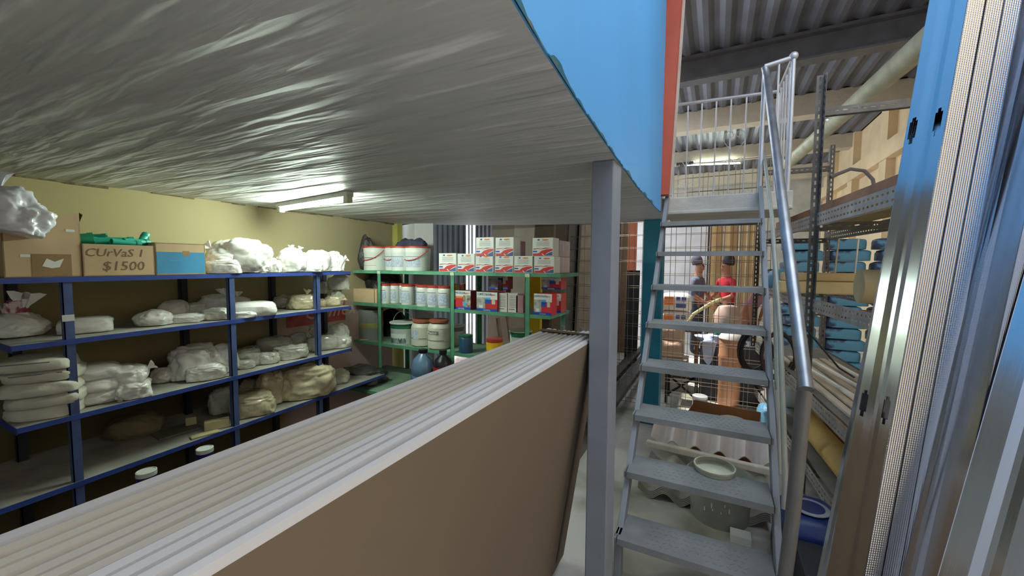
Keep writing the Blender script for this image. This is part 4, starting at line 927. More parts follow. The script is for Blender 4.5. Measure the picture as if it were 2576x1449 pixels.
# ---------------------------------------------------------------- people
def person(label, loc, rz, shirt, trousers, hairm, pose, cap=None):
    J = pose; vs = []; ed = []; rad = []
    names = {}
    def v(n, p, r): names[n] = len(vs); vs.append(p); rad.append(r)
    def e(*ns):
        for a, b in zip(ns, ns[1:]): ed.append((names[a], names[b]))
    bend = J.get('bend', 0); hz = J.get('hip', .93)
    def T(p):   # bend the upper body forward (towards -y) round the hips
        x, y, z = p; a = R(bend); return (x, y*math.cos(a)-(z)*math.sin(a), hz+z*math.cos(a)+y*math.sin(a))
    v('pelvis',(0,0,hz),(.15,.11)); v('belly',T((0,0,.16)),(.145,.105)); v('chest',T((0,0,.36)),(.165,.115)); v('neck',T((0,.0,.53)),(.06,.06))
    v('head0',T((0,-.01,.60)),(.065,.075)); v('head1',T((0,-.015,.69)),(.078,.095)); v('head2',T((0,-.005,.77)),(.06,.07)); v('nose',T((0,-.11,.675)),(.012,.012))
    e('pelvis','belly','chest','neck','head0','head1','head2'); e('head1','nose')
    for s, nm_ in ((1,'l'),(-1,'r')):
        ar = J['arm'+nm_]
        v('sh'+nm_,T((s*.185,0,.46)),(.058,.055)); v('el'+nm_,T(ar[0]),(.044,.042)); v('wr'+nm_,T(ar[1]),(.028,.026)); e('chest','sh'+nm_,'el'+nm_,'wr'+nm_)
        el, w_ = Vector(ar[0]), Vector(ar[1]); d = (w_-el).normalized(); sd = d.cross(Vector((0,1,.2))).normalized()
        v('pa'+nm_,T(w_+d*.06),(.032,.018)); e('wr'+nm_,'pa'+nm_)
        for k, (o_, l_) in enumerate(((-.03,.07),(-.011,.08),(.009,.077),(.028,.06))):
            v('f%d%s' % (k,nm_),T(w_+d*.10+sd*o_),(.009,.009)); v('g%d%s' % (k,nm_),T(w_+d*(.10+l_)+sd*o_*1.1+Vector((0,-.02,0))),(.008,.008)); e('pa'+nm_,'f%d%s' % (k,nm_),'g%d%s' % (k,nm_))
        v('th'+nm_,T(w_+d*.05-sd*.045+Vector((0,-.02,0))),(.010,.010)); e('wr'+nm_,'th'+nm_)
        lg = J['leg'+nm_]
        v('hp'+nm_,(s*.09,0,hz-.06),(.09,.09)); v('kn'+nm_,lg[0],(.06,.06)); v('an'+nm_,lg[1],(.042,.042)); v('fo'+nm_,(lg[1][0],lg[1][1]-.15,.035),(.04,.03)); e('pelvis','hp'+nm_,'kn'+nm_,'an'+nm_,'fo'+nm_)
    me = bpy.data.meshes.new('person_body'); me.from_pydata(vs, ed, []); o = bpy.data.objects.new('body', me); C.objects.link(o)
    sk = o.modifiers.new('skin','SKIN'); 
    for i_, q in enumerate(me.skin_vertices[0].data): q.radius = rad[i_]; q.use_root = (i_ == 0)
    o.modifiers.new('sub','SUBSURF').levels = 1
    dg = bpy.context.evaluated_depsgraph_get(); m2 = bpy.data.meshes.new_from_object(o.evaluated_get(dg)); o.modifiers.clear(); o.data = m2
    for mt in (skin, shirt, trousers, black): m2.materials.append(mt)
    hd = Vector(T((0,0,.50))); 
    wl_, wr_ = Vector(T(J['arml'][0])), Vector(T(J['armr'][0])); nk = Vector(T((0,0,.54))); axis = (nk-Vector((0,0,hz))).normalized()
    for p in m2.polygons:
        p.use_smooth = True; c_ = p.center; up_ = (c_-Vector((0,0,hz))).dot(axis)
        nearw = min((c_-Vector(T(J['arml'][1]))).length, (c_-Vector(T(J['armr'][1]))).length)
        if c_.z < .09: p.material_index = 3
        elif c_.z < hz+.02 and up_ < .03 and nearw > .2: p.material_index = 2
        elif up_ < .52 and nearw > .22: p.material_index = 1
        else: p.material_index = 0
    t = thing('person', label, 'person', loc, rz); o.parent = t
    hc = Vector(T((0,.012,.72))); hb = lump((.185,.215,.19), 5, .03, .9, .4, 3); hb.materials.append(cap or hairm); h_ = bpy.data.objects.new('cap' if cap else 'hair', hb); C.objects.link(h_); h_.parent = t; h_.location = hc-Vector((0,0,.0)); h_.rotation_euler = (R(bend)*-1+R(-12),0,0)
    if cap: MB().poly([T((-.07,-.08,.735)),T((-.05,-.17,.72)),T((.05,-.17,.72)),T((.07,-.08,.735))],(0,0,.01)).build('cap_brim',cap,t)
    mb = MB()
    for s in (-1,1): mb.lathe([(.0,-.012),(.012,0),(0,.012)],8,black,c=T((s*.033,-.104,.70)))
    mb.build('eyes',None,t)
    MB().box((-.025,-.003,-.004),(.025,.003,.004),None,Matrix.Translation(T((0,-.102,.64)))).build('mouth',M('lips',(130,66,58),.6),t)
    return t
stand = lambda a1, a2, a3, a4: dict(arml=(a1,a2), armr=(a3,a4), legl=((.11,-.02,.48),(.12,.03,.08)), legr=((-.11,.0,.48),(-.12,.02,.08)))
p = aty(1757,660,8.0)
person('person in grey shirt and grey cap standing beyond the mesh, head down',(p.x,8.0,0),R(70),M('grey_shirt',(96,100,116),.8,var=.1,scale=9,col2=(206,182,70),thr=(.3,.36)),M('dark_trousers',(50,54,64),.8),black,stand((.27,-.02,.2),(.22,-.2,.05),(-.27,-.02,.2),(-.2,-.22,.06)),cap=M('grey_cap',(84,80,96),.8))
p = aty(1830,660,7.9)
person('person in a red short sleeved shirt with dark hair facing away',(p.x,7.9,0),R(-60),M('red_shirt',(192,36,48),.7,var=.06,scale=9,col2=(226,190,40),thr=(.27,.3)),M('black_trousers',(34,34,40),.8),M('dark_hair',(40,34,44),.7),stand((.27,-.04,.2),(.2,-.24,.12),(-.27,-.04,.2),(-.2,-.22,.1)))
p = aty(1880,700,8.1); q = stand((.26,-.06,.22),(.16,-.2,.0),(-.26,-.06,.22),(-.16,-.2,.0)); q['bend'] = 38; q['hip'] = .86
person('person in a pink top stooping forward right of the red shirt',(p.x+.02,8.2,0),R(60),M('pink_shirt',(176,120,128),.8,var=.08),M('blue_jeans',(70,92,120),.8),black,q)
# ---------------------------------------------------------------- goods behind the mesh
def pile(px, py, y, w, d, h, name, label, cat, mat, z=0, bev=.01, rz=0):
    c = aty(px,py,y); o = MB().box((-w/2,-d/2,0),(w/2,d/2,h)).build(name, mat, bev=bev); o.location = (c.x,y,z); o.rotation_euler = (0,0,rz); return tag(o,label,cat)
prn = M('orange_blue_print',(232,222,214),.6,var=.1,scale=7,col2=(222,150,70),thr=(.42,.46))
for k, (z_, q) in enumerate(((.72,'lower'),(.98,'upper'))):
    t = thing('printed_sack', 'white sack printed orange and blue, %s of the pair beyond the mesh' % q, 'sack', (aty(1700,780,6.4).x,6.4,z_), 0, 'printed sacks beyond the mesh')
    me = lump((.46,.4,.26), 60+k, .04, .45, .6); me.materials.append(M('white_sack_print',(232,226,222),.6,var=.05)); o = bpy.data.objects.new('sack_body', me); C.objects.link(o); o.parent = t
    decals(t,'printed_front',.36,.40,.24,[(.1,.45,.35,.85,orange),(.55,.7,.6,.85,inkblue),(.75,.92,.6,.85,inkblue),(.55,.92,.2,.45,inkblue)],.002)
tb = thing('work_table','low table carrying the printed sacks beyond the mesh','table',(aty(1700,780,6.4).x,6.4,0))
MB().box((-.33,-.25,.69),(.33,.25,.72)).build('tabletop',wooddk,tb)
for s in (-1,1):
    for r_ in (-1,1): MB().box((s*.3-.02,r_*.22-.02,0),(s*.3+.02,r_*.22+.02,.69)).build('leg',wooddk,tb)
# clay jar-like sacks under
for (px, y, w_, h_, lb, mt, z_) in ((1690,5.7,.34,.24,'beige round sack on the floor behind the fourth tread',M('peach_sack',(226,188,156),.7,var=.08,bump=.3),0),(1690,5.75,.3,.2,'beige sack lying on top of another behind the fourth tread',M('peach_sack',(226,188,156),.7),.23)):
    me = lump((w_,.3,h_), 71+int(z_*10), .06, .6, .5); me.materials.append(mt); o = bpy.data.objects.new('round_sack', me); C.objects.link(o); o.location = (aty(px,850,y).x,y,z_+.42); tag(o,lb,'sack','beige sacks beyond the mesh')
pile(1690,850,5.72,.42,.36,.42,'low_crate','pale crate carrying the beige sacks beyond the mesh','crate',M('pale_crate',(200,190,176),.8))
# black stool
sp_ = atz(1715,1010,0); sto = thing('metal_stool','black metal stool frame with crossed braces behind the treads','stool',(-.32,5.15,0))
mb = black
for x_ in (-.16,.16):
    for y_ in (-.14,.14): MB().box((x_-.014,y_-.014,0),(x_+.014,y_+.014,.42)).build('leg',mb,sto)
MB().box((-.175,-.155,.42),(.175,.155,.445)).build('seat',M('stool_seat',(70,62,60),.6),sto,bev=.006)
MB().bar((-.16,-.155,.1),(.16,-.155,.36),.012,.025).bar((-.16,-.150,.36),(.16,-.150,.1),.012,.025).build('cross_brace',mb,sto); MB().bar((-.16,-.155,.33),(.16,-.155,.33),.012,.02).build('stretcher',mb,sto)
# tall clay drum with domed lid
c = aty(1836,900,5.3); t = thing('clay_cylinder','tall orange clay cylinder with a pale domed lid behind the treads','cylinder',(c.x,5.3,0))
MB().lathe([(.115,0),(.12,.02),(.12,.55),(.125,.57),(.12,.6),(.115,.78)],28,M('terracotta',(206,150,112),.7,var=.1)).build('cylinder_body',None,t,smooth=True)
MB().lathe([(.12,.78),(.125,.79),(.115,.82),(.08,.87),(.0,.895)],28,M('pale_lid',(222,214,206),.5)).build('lid',None,t,smooth=True)
# black hose coil hanging right
def coil(c, r, n, tr, mat, label, name='hose_coil', rz=0, tilt=0):
    pts = []
    for k in range(n*20): 
        an = 2*math.pi*k/20; q = r*(1+.06*math.sin(k*.37)); pts.append((q*math.cos(an)*.62, .04*math.sin(k*.21)+k*.0006, q*math.sin(an)))
    o = MB().tube(pts, tr, 7).build(name, mat, smooth=True); o.location = c; o.rotation_euler = (R(tilt),0,rz); return tag(o,label,'hose')
c = aty(1900,880,4.4); coil((c.x,4.4,.82),.2,7,.02,black,'coil of black hose hanging behind the right stringer')
c = aty(1960,900,4.1); coil((c.x,4.15,.85),.2,5,.008,M('brown_cable',(62,44,40),.6),'coil of dark brown cable hanging right of the stairs')
# barrow / machine with hose
c = aty(1830,800,6.0); t = thing('cement_mixer','pale drum of a small mixer with green and blue cloths piled before it','mixer',(c.x,6.0,0))
MB().lathe([(.08,.0),(.16,.07),(.17,.2),(.11,.32),(.08,.33)],24,M('peach_drum',(220,186,170),.5)).build('drum',None,t,smooth=True).location = (0,0,.78)
for s in (-1,1): MB().tube([(s*.22,-.2,0),(s*.06,0,.75)],.02,8).build('leg',black,t); MB().tube([(s*.22,.2,0),(s*.06,0,.75)],.02,8).build('leg',black,t)
lumpobj('cloth','green cloth heap in front of the mixer drum','cloth',(.3,.25,.14),(c.x-.02,5.55,.76),M('green_cloth',(40,120,96),.8,bump=.5),310,cr=.3)
lumpobj('cloth','pale blue cloth heap left of the green cloth','cloth',(.5,.3,.08),(c.x-.08,5.5,.70),M('pale_blue_cloth',(190,200,226),.8,bump=.5),311,cr=.25)
tag(MB().poly([(c.x-.28,5.33,.72),(c.x-.12,5.33,.72),(c.x-.16,5.33,.5),(c.x-.2,5.33,.42),(c.x-.26,5.33,.5)],(0,.012,0)).build('hanging_cloth',M('pale_blue_cloth',(190,200,226),.8)),'pale blue cloth hanging down in front of the tool chest','cloth')
tag(MB().box((c.x-.3,5.35,.0),(c.x+.35,5.75,.70)).build('tool_chest',M('dark_chest',(66,66,74),.6,var=.3),bev=.01),'dark tool chest under the cloths by the mixer','chest')
pp = [aty(1720,812,6.1), aty(1745,790,6.1), aty(1790,762,6.1), aty(1815,752,6.0)]
pp[0].z = .75
tag(MB().tube([pp[0]-Vector((0,0,.75)),pp[0],pp[1],pp[2],pp[3]],.022,8).build('bent_pipe',M('cream_pipe',(214,206,150),.5),smooth=True),'bent cream pipe rising to the mixer drum','pipe')
# plastic bag, bottle and paint cans on floor
c = aty(1765,930,4.95); t = jar('glass_jug','clear glass jug on the floor behind the fifth tread',(c.x,4.62,0),.075,.26,M('clear_jug',(206,214,210),.1,trans=.6),white,cat='jug')
# open cardboard box on the floor
bx2 = thing('open_cardboard_box','open brown cardboard box on the floor behind the sixth tread','box',(.10,3.98,0),R(-8))
MB().box((-.28,-.17,0),(.28,-.165,.28)).box((-.28,.165,0),(.28,.17,.34)).box((-.28,-.17,0),(-.275,.17,.3)).box((.275,-.17,0),(.28,.17,.3)).box((-.28,-.17,0),(.28,.17,.01)).build('carton',M('brown_carton',(150,102,60),.85),bx2)
me = lump((.3,.25,.1), 81, .1, .9); me.materials.append(M('beige_cloth',(196,176,150),.8)); o = bpy.data.objects.new('beige_bundle', me); C.objects.link(o); o.location = (.17,3.98,.2); tag(o,'beige cloth bundle inside the open brown box','bundle')
me = lump((.42,.28,.19), 82, .05, .7); me.materials.append(cardd); o = bpy.data.objects.new('brown_bundle', me); C.objects.link(o); o.location = (.10,3.98,.012); tag(o,'brown packing filling the open brown box','packing')
# ---------------------------------------------------------------- corrugated fibre cement sheets
fc = M('fibre_cement',(214,204,200),.7,var=.06,scale=6); fcg = M('fibre_cement_old',(160,156,146),.8,var=.1,scale=8)
def wavy(x0, n, pitch, amp, L_len, th, ph=0):
    mb = MB(); N_ = n*12; vs = []
    for i in range(N_+1):
        x = x0+i*pitch/12; z = amp*math.cos(2*math.pi*i/12+ph)
        for y in (0, L_len): vs += [(x,y,z),(x,y,z+th)]
    for i in range(N_):
        a = 4*i; b = 4*i+4
        mb.add([], []); mb.f += [[a,b,b+2,a+2],[a+1,a+3,b+3,b+1],[a,a+1,b+1,b],[a+2,b+2,b+3,a+3]]; mb.m += [0]*4
    e_ = 4*N_; mb.f += [[0,2,3,1],[e_,e_+1,e_+3,e_+2]]; mb.m += [0]*2; mb.v = vs; return mb
for k, q in enumerate(('bottom','second','third','fourth','top')):
    o = wavy(0,4,.2,.03,.52,.006,.6).build('corrugated_sheet', fcg, smooth=True); o.location = (-.445,2.86+.006*k,.035+k*.0095); o.rotation_euler = (0,0,R(-2))
    tag(o,'grey wavy cement sheet lying on the floor, %s of the flat stack' % q,'roofing sheet','flat stacked corrugated sheets')
o = wavy(0,5,.172,.05,.30,.012).build('corrugated_sheet', fc, smooth=True); o.location = (-.44,3.48,.15); o.rotation_euler = (R(28),0,R(-3)); tag(o,'white wavy cement sheet propped up at the back of the stack','roofing sheet')
a, b = atz(1622,1128,.2), atz(1932,1185,.2); 
tag(MB().bar((-.47,3.43,.15),(.42,3.36,.15),.05,.05).build('timber_batten',M('cream_batten',(222,212,200),.7),bev=.008),'pale batten lying across the front of the wavy white sheet','batten')
# clear round lid on the second tread
t = thing('shallow_round_tub','shallow grey translucent round tub resting on the second tread','tub',(.03,2.44,.5015)); gt = M('milky_plastic',(168,170,152),.3,var=.08,coat=.4)
MB().lathe([(.098,0),(.102,.022),(.106,.024),(.106,.032),(.098,.032),(.094,.012),(0,.010)],32,gt).build('tub_body',None,t,smooth=True)
# big grey bucket under the stairs
t = thing('mixing_bucket','large grey splashed mixing bucket on the floor behind the first treads','bucket',(.07,2.88,0)); bg = M('grey_bucket',(150,152,144),.5,var=.08,scale=6)
MB().lathe([(.17,0),(.19,.24),(.205,.245),(.205,.275),(.195,.28),(.185,.24),(.165,.02),(0,.02)],36,bg).build('bucket_body',None,t,smooth=True)
MB().lathe([(.184,.17),(.183,.19),(0,.19)],30,M('grey_mix',(150,132,112),.8,var=.1)).build('mortar_fill',None,t)
rnd = random.Random(2); mb = MB()
for k in range(16):
    an = R(rnd.uniform(200,330)); zz = rnd.uniform(.08,.22); r = .171+.02*zz/.24+.0015; mb.box((-.003,0,0),(.003,.002,rnd.uniform(.01,.04)),None,Matrix.Translation((r*math.cos(an),r*math.sin(an),zz)) @ Matrix.Rotation(an+R(90),4,'Z'))
mb.build('paint_drips',white,t)
tag(MB().box((.13,2.62,0),(.24,2.7,.05)).build('white_offcut',white,bev=.003),'small white block on the floor right of the grey bucket','block')
# blue case at right
t = thing('blue_sack','dark blue sack with a white oval mark lying right of the stairs','sack',(.50,2.62,0))
me = lump((.36,.42,.34), 91, .06, .5, .5); me.materials.append(M('dark_blue_sack',(28,52,110),.45,var=.15,scale=8)); o = bpy.data.objects.new('sack_body', me); C.objects.link(o); o.parent = t
MB().lathe([(.09,0),(.09,.004),(0,.004)],28,M('silver_mark',(190,196,206),.3,.5)).lathe([(.066,.004),(.066,.006),(0,.006)],28,M('navy_mark',(30,44,96),.5)).build('oval_mark',None,t,fix=False).location = (0,-.02,.335)
tag(MB().box((.40,2.12,0),(.66,2.4,.26)).build('dark_crate',M('dark_crate_m',(34,36,44),.6),bev=.01),'dark crate in the shadow right of the stair foot','crate')

# ================================================================== SLOTTED ANGLE RACK
def slotted(L_, H_=.06, D_=.04, per=.05, rows=2):
    """angle bar along +x; face in xz plane, flange along +y at the bottom; slots are real holes"""
    mb = MB(); n = int(L_/per); hs = [0]
    if rows == 2: hs = [0,.2,.34,.66,.8,1]; holes = (1,3)
    else: hs = [0,.4,.6,1]; holes = (1,)
    xs = [0]
    for i in range(n): xs += [i*per+per*.22, i*per+per*.78]
    xs.append(L_)
    for a in range(len(xs)-1):
        for r_ in range(len(hs)-1):
            if a % 2 == 1 and r_ in holes: continue
            x0_, x1_ = xs[a], xs[a+1]; z0_, z1__ = hs[r_]*H_, hs[r_+1]*H_
            mb.add([(x0_,0,z0_),(x1_,0,z0_),(x1_,0,z1__),(x0_,0,z1__)], [(0,1,2,3)])
    for a in range(len(xs)-1):
        for r_ in range(3):
            if a % 2 == 1 and r_ == 1: continue
            y0_, y1_ = [0,.4,.65,1][r_]*D_, [0,.4,.65,1][r_+1]*D_
            mb.add([(xs[a],y0_,0),(xs[a+1],y0_,0),(xs[a+1],y1_,0),(xs[a],y1_,0)], [(0,1,2,3)])
    return mb
RK = Vector((.62,3.46,0)); al = R(5.3); U = Vector((math.sin(al),-math.cos(al),0)); W = Vector((math.cos(al),math.sin(al),0))
rk = thing('slotted_angle_rack','tall grey slotted angle rack on the right side of the hall','rack',RK[:],0)
def place(o, p, dirv, upv, parent=rk):
    d = Vector(dirv).normalized(); u = Vector(upv).normalized(); y = u.cross(d); m_ = Matrix((d, y, u)).transposed().to_4x4(); m_.translation = Vector(p)-RK; o.parent = parent; o.matrix_local = m_; return o
RD = .62
for k, s in enumerate((0, 1.9, -1.95)):
    for w_ in (0, RD):
        p = RK+U*s+W*w_
        o = sol(slotted(2.95,.045,.045,.05,1).build('post', steel, fix=False), .003)
        place(o, p, (0,0,1), (-W if w_ == 0 else W) if False else U if w_ == 0 else -U)
for z_ in (1.93,1.33,.66,.16):
    for w_ in (0, RD):
        p = RK-U*1.95+W*(w_)+Vector((0,0,z_)); L2 = 3.85
        o = sol(slotted(L2,.085,.04,.05,2).build('beam', steell if w_ == 0 else steel, fix=False), .003)
        place(o, p-W*.004 if w_ == 0 else p, U, (0,0,1))
for s in (0, 1.9, -1.95):
    for z_ in (2.68,1.90,1.30,.63,.13):
        o = sol(slotted(RD,.05,.04,.05,1).build('cross_bar', steel, fix=False), .003); place(o, RK+U*(s-.004)+Vector((0,0,z_)), W, (0,0,1))
for s in (0,):
    for z_ in (2.62,1.9,1.3):
        MB().lathe([(.009,0),(.009,.006),(.0,.008)],8,white).build('bolt',None,rk).matrix_local = Matrix.Translation(U*(s+.01)+Vector((.02,0,z_+.02))) @ Matrix.Rotation(R(90),4,'X')
def rp_(s, w_, z_): return RK+U*s+W*w_+Vector((0,0,z_))
def rboard(s0, s1, w0, w1, z_, th, name, label, cat, mat, group=None):
    mb = MB().poly([rp_(s0,w0,z_),rp_(s1,w0,z_),rp_(s1,w1,z_),rp_(s0,w1,z_)], (0,0,th)); return tag(mb.build(name, mat), label, cat, group)
olive = M('olive_board',(150,138,84),.7,var=.15,scale=3)
rboard(-1.9,1.85,.05,RD-.03,2.02,.015,'shelf_sheet','olive board lying on the highest level of the rack','board',olive)
rboard(-1.5,1.85,.06,RD-.05,2.04,.05,'foam_sheet','brownish sheet bundle on top of the olive board','sheet bundle',M('rust_board',(150,104,74),.7,var=.2))
# yellow planks and beige roll crossing the rack
def xbar(px0, px1, py, y, w_, h_, name, label, cat, mat, z=None):
    a, b = aty(px0,py,y), aty(px1,py,y); zz = z if z is not None else a.z
    return tag(MB().box((a.x,y-w_/2,zz-h_/2),(b.x,y+w_/2,zz+h_/2)).build(name, mat, bev=.01), label, cat)
yel = M('yellow_foam',(238,212,158),.7,var=.06,scale=4)
zb = 1.415
def yplank(y, h, w_, z0, x0, x1, label): return tag(MB().box((x0,y-w_/2,z0),(x1,y+w_/2,z0+h)).build('yellow_foam_bar', yel, bev=.012), label, 'foam bar', 'yellow foam bars on the rack')
yplank(4.15,.10,.22,zb+.002,aty(1958,740,4.15).x,1.6,'wide yellow foam bar crossing the rack beneath the slim one')
yplank(4.2,.07,.14,zb+.104,aty(1958,700,4.2).x+.02,1.75,'slim yellow foam bar lying on the wide one')
o = MB().tube([(0,0,0),(1.0,.02,0)],[.105,.105],24).build('beige_roll', M('beige_felt',(176,160,122),.85,var=.08), smooth=True, bev=0); o.location = (.80,3.2,zb+.107); o.rotation_euler = (0,0,R(0)); tag(o,'thick beige roll lying across the rack below the yellow bars','roll')
# level with pale slats
pal = M('pale_slat',(214,200,176),.7,var=.12,scale=5)
for k in range(7):
    q = rp_(-1.2,.10+k*.065,.75+.006*(k % 2)); q2 = rp_(1.6,.10+k*.065,.75+.006*(k % 2))
    tag(MB().bar(q,q2,.045,.018).build('pale_slat', pal),'long pale slat lying along the third level of the rack','slat','pale slats on the rack')
for k in range(3):
    q, q2 = rp_(-1.0+k*.1,.12+k*.15,.79), rp_(1.3,.22+k*.12,.81)
    tag(MB().tube([q,(q+q2)/2+Vector((0,0,.01)),q2],.017,8).build('white_tube', M('white_tube_m',(226,216,200),.4), smooth=True),'thin white tube lying on the pale slats','tube','white tubes on the rack')
# low level: yellow rolls and bucket
for k, (w_, s0, q) in enumerate(((.16,-.6,'front'),(.36,-.9,'rear'))):
    a, b = rp_(s0,w_,.34), rp_(1.2,w_,.34)
    tag(MB().tube([a,b],.085,20).build('yellow_roll', M('yellow_roll_m',(206,172,100),.75,var=.08), smooth=True),'yellow roll lying on the lowest rack level, %s one' % q,'roll','yellow rolls on the low level')
pail('white_bucket','white ribbed bucket on the lowest rack level beside the yellow rolls',rp_(-1.3,.2,.26)[:],.14,.22,white,white,None,lines=False)
rboard(-1.9,1.85,.02,RD-.02,.245,.01,'shelf_sheet','grey board on the lowest level of the rack','board',M('grey_board',(120,116,108),.8))
rboard(-1.9,1.85,.02,RD-.02,.746-.012,.008,'shelf_sheet','grey board on the third level of the rack','board',M('grey_board',(120,116,108),.8))
tag(MB().box((1.5,4.3,0),(2.0,4.9,.2)).build('grey_crate',M('grey_crate_m',(150,150,150),.6),bev=.01),'grey crate on the floor behind the rack','crate')
lumpobj('light_blue_bag','light blue plastic bag at the foot of the rack behind the handrail','bag',(.3,.3,.3),(.55,4.55,.0),M('light_blue_bag_m',(120,180,214),.4,bump=.4),93)
lumpobj('light_blue_bag','light blue plastic bag on the second rack level beside the yellow foam','bag',(.34,.3,.2),(.62,4.75,1.34+.08),M('light_blue_bag_m',(120,180,214),.4),94)
# cables over the rack
cp = [aty(x_,y_,5.45) for x_, y_ in ((2090,445),(2140,425),(2175,430),(2196,452),(2200,480))]
tag(MB().tube(cp,.018,8).build('draped_cable',M('grey_cable',(120,112,110),.6),smooth=True),'grey cable draped over the far top bar of the rack','cable')
for k, xs_ in enumerate(((2110,600,2100,690,2125,745),(2160,600,2150,690,2148,740))):
    cp = [aty(xs_[0],xs_[1],4.9), aty(xs_[2],xs_[3],4.9), aty(xs_[4],xs_[5],4.9)]
    tag(MB().tube(cp,.008,6).build('white_cable',M('white_cable_m',(206,196,180),.5),smooth=True),'%s white cable hanging in front of the blue sacks' % ('left' if k == 0 else 'right'),'cable')
tag(MB().tube([aty(2030,830,3.2),aty(2110,925,3.15),aty(2150,950,3.1)],.006,6).build('black_cable',black,smooth=True),'thin black cable sagging across the low rack level','cable')
# blue cement sacks stacked beyond
sb = M('blue_sack_print',(92,150,176),.5,var=.1,scale=4,col2=(58,66,92),thr=(.44,.5))
for col, x_ in enumerate((1.1,1.62,2.14)):
    for r_ in range(13):
        o = lumpobj('cement_sack','', 'sack',(.50,.34,.158),(x_+(.03 if r_ % 2 else -.02),7.1+(col % 2)*.04,r_*.156),sb,200+col*20+r_,rz=.03*((r_*7) % 3-1),e=.4,cr=.03,group='blue cement sacks stacked at the right wall')
        ordn = ['bottom','second','third','fourth','fifth','sixth','seventh','eighth','ninth','tenth','eleventh','twelfth','topmost'][r_]
        o['label'] = 'blue and navy sack, %s of the %s column' % (ordn if r_ in (0,12) else ordn+' from the floor', ['left','middle','right'][col])
lumpobj('cloth_bag','white bag on the floor seen between the rack legs','bag',(.35,.3,.3),(.8,6.1,0),sackw,97)

# ================================================================== LEANING STUDS (right foreground)
zinc = bpy.data.materials.new('bright_zinc'); zinc.use_nodes = True; MC['zinc'] = zinc
knurl = bpy.data.materials.new('knurled_zinc'); knurl.use_nodes = True
def zn(mt, dots):
    nt = mt.node_tree; N = nt.nodes; L = nt.links; b = N['Principled BSDF']; b.inputs['Metallic'].default_value = 1; b.inputs['Base Color'].default_value = lin((204,207,214))
    tc = N.new('ShaderNodeTexCoord'); mp = N.new('ShaderNodeMapping'); mp.inputs['Scale'].default_value = (60,60,1.6); L.new(tc.outputs['Object'], mp.inputs[0])
    nz = N.new('ShaderNodeTexNoise'); nz.inputs['Scale'].default_value = 1.5; nz.inputs['Detail'].default_value = 4; L.new(mp.outputs[0], nz.inputs[0])
    mr = N.new('ShaderNodeMapRange'); mr.inputs[3].default_value = .10; mr.inputs[4].default_value = .26; L.new(nz.outputs[0], mr.inputs[0]); L.new(mr.outputs[0], b.inputs['Roughness'])
    bp = N.new('ShaderNodeBump'); bp.inputs['Strength'].default_value = .06 if not dots else .6; bp.inputs['Distance'].default_value = .002
    if dots:
        vo = N.new('ShaderNodeTexVoronoi'); vo.inputs['Scale'].default_value = 210; vo.inputs['Randomness'].default_value = 0; L.new(tc.outputs['Object'], vo.inputs['Vector'])
        iv = N.new('ShaderNodeMath'); iv.operation = 'SUBTRACT'; iv.inputs[0].default_value = 1; L.new(vo.outputs['Distance'], iv.inputs[1]); L.new(iv.outputs[0], bp.inputs['Height'])
    else: L.new(nz.outputs[0], bp.inputs['Height'])
    L.new(bp.outputs[0], b.inputs['Normal'])
zn(zinc, False); zn(knurl, True)
def stud(label, base, lean, yawn, Wb=.10, Fl=.045, Ln=3.0, holes=True, lip=.012):
    """web in local xz-plane from x=-Wb/2..Wb/2 facing -y; flanges go +y. yawn: heading of the web normal"""
    t = thing('steel_stud', label, 'steel profile', base, 0, 'galvanised steel studs leaning on the rack')
    zx = Vector(lean).normalized(); nrm = Vector((math.cos(yawn), math.sin(yawn), 0)); y = -(nrm-zx*nrm.dot(zx)).normalized(); x = y.cross(zx)
    m_ = Matrix((x, y, zx)).transposed().to_4x4(); m_.translation = base; t.matrix_world = m_
    mb = MB(); h = Wb/2; xs = [-h,-h+.018,-h+.022,-h*.42,-h*.38,-.016,-.003,.003,.016,h*.38,h*.42,h-.022,h-.018,h]
    ys = [0,0,.003,.003,0,0,0,0,0,0,.003,.003,0,0]
    zs = [0]; hz_ = []
    for k in range(5):
        z0 = .14+k*.6
        if z0+.06 < Ln: zs += [z0, z0+.012, z0+.05, z0+.058]; hz_.append(z0)
    zs.append(Ln)
    hx = [(-.034,-.018),(.016,.030)]
    xs2 = sorted(set([round(v_,4) for v_ in (-h,-h+.010,-h+.014,-.034,-.030,-.022,-.018,-.004,.004,.016,.020,.026,.030,h-.014,h-.010,h)]))
    def yy(v_): return .0025 if (abs(v_) < .0045) else (0.0)
    for a in range(len(xs2)-1):
        for b in range(len(zs)-1):
            x0_, x1_, z0_, z1_2 = xs2[a], xs2[a+1], zs[b], zs[b+1]; cx_ = (x0_+x1_)/2; seg = (b-1) % 4 if 0 < b < len(zs)-1 else 3
            inl = -.034 < cx_ < -.018; inr = .016 < cx_ < .030; core = (-.030 < cx_ < -.022) or (.020 < cx_ < .026)
            if holes and (inl or inr):
                if seg == 1: continue
                if seg in (0, 2) and core: continue
            mb.add([(x0_,yy(x0_),z0_),(x1_,yy(x1_),z0_),(x1_,yy(x1_),z1_2),(x0_,yy(x0_),z1_2)], [(0,1,2,3)])
    sol(mb.build('web', zinc, t, fix=False), .0012)
    for s in (-1, 1):
        mb = MB(); mb.add([(s*h,0,0),(s*h,Fl,0),(s*h,Fl,Ln),(s*h,0,Ln)], [(0,1,2,3)]); mb.add([(s*h,Fl,0),(s*(h-lip),Fl,0),(s*(h-lip),Fl,Ln),(s*h,Fl,Ln)], [(0,1,2,3)])
        sol(mb.build('flange', knurl, t, fix=False), .0012)
    return t
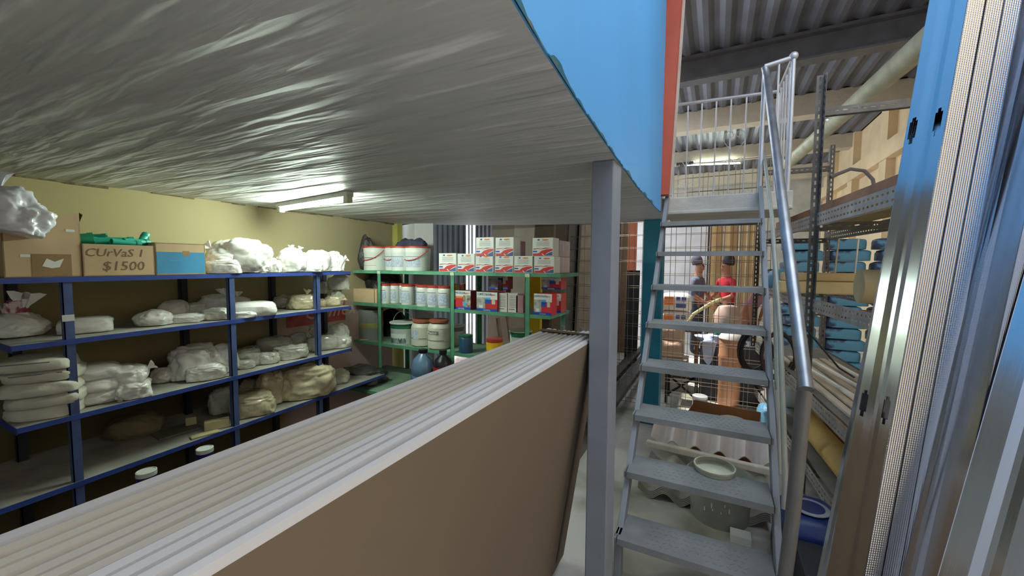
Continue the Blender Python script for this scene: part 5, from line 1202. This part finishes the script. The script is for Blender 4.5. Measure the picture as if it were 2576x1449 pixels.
def studpx(label, pt_top, pt_bot, dt, db, nyaw, **kw):
    a, b = atd(pt_bot[0],pt_bot[1],db), atd(pt_top[0],pt_top[1],dt); d = (b-a).normalized(); base = a-d*(a.z/d.z); base = Vector((base.x,base.y,0)); return stud(label, base, d, nyaw, **kw)
NY = math.atan2(-.5,-.87)
studpx('leftmost steel stud with paired keyhole slots reflecting the blue wall',(2385,0),(2125,1449),.83,.85,NY,Wb=.078,Fl=.036)
studpx('dark steel stud showing low down left of the bundle',(2372,0),(2072,1449),.93,.92,NY-.5,Wb=.08,holes=False)
studpx('steel stud nested right behind the leftmost one',(2430,0),(2168,1449),.832,.852,NY,holes=False,Wb=.078,Fl=.036)
studpx('third steel stud nested in the left bundle',(2474,0),(2210,1449),.835,.855,NY,holes=False,Wb=.078,Fl=.036)
studpx('broad steel stud second bundle from the left, flat web showing',(2612,0),(2292,1449),.80,.80,NY+.12,holes=False)
studpx('steel stud nested behind the broad one',(2668,0),(2350,1449),.81,.81,NY+.12,holes=False)
studpx('bright steel stud at the right edge of the picture',(2890,0),(2478,1449),.72,.70,NY+.5,holes=False,Fl=.05)
studpx('dark rear steel stud behind the right edge one',(2760,0),(2440,1449),.95,.95,NY,holes=False)

# ================================================================== LIGHT
w = bpy.data.worlds.new('sky'); sc.world = w; w.use_nodes = True; bg_ = w.node_tree.nodes['Background']
bg_.inputs[0].default_value = (.80,.89,1,1); bg_.inputs[1].default_value = 4.2
su = bpy.data.lights.new('sun','SUN'); su.energy = 6; su.angle = R(1.5); su.color = (1,.97,.93); so = bpy.data.objects.new('sun', su); C.objects.link(so)
so.rotation_euler = Vector((.42,-.16,-1)).to_track_quat('-Z','Y').to_euler()
def portal(loc, sx_, sy_, rot):
    l = bpy.data.lights.new('portal','AREA'); l.shape = 'RECTANGLE'; l.size = sx_; l.size_y = sy_; l.cycles.is_portal = True
    o = bpy.data.objects.new('portal', l); C.objects.link(o); o.location = loc; o.rotation_euler = rot; return o
portal((1.45,1.2,4.66), 2.9, 3.6, (0,0,0))
portal((-3.6,6.6,4.66), 4.8, 4.0, (0,0,0))
portal((-5.9,10.0,1.6), 9.6, 3.2, (R(90),0,R(-90)))
vs_ = sc.view_settings; vs_.view_transform = 'Standard'; vs_.look = 'None'; vs_.gamma = 1; vs_.use_curve_mapping = False; vs_.exposure = 0.25
sc.cycles.use_adaptive_sampling = True; sc.cycles.adaptive_threshold = .09; sc.cycles.max_bounces = 7; sc.cycles.diffuse_bounces = 4; sc.cycles.glossy_bounces = 4; sc.cycles.transparent_max_bounces = 8; sc.cycles.sample_clamp_indirect = 6
sc.cycles.use_denoising = True
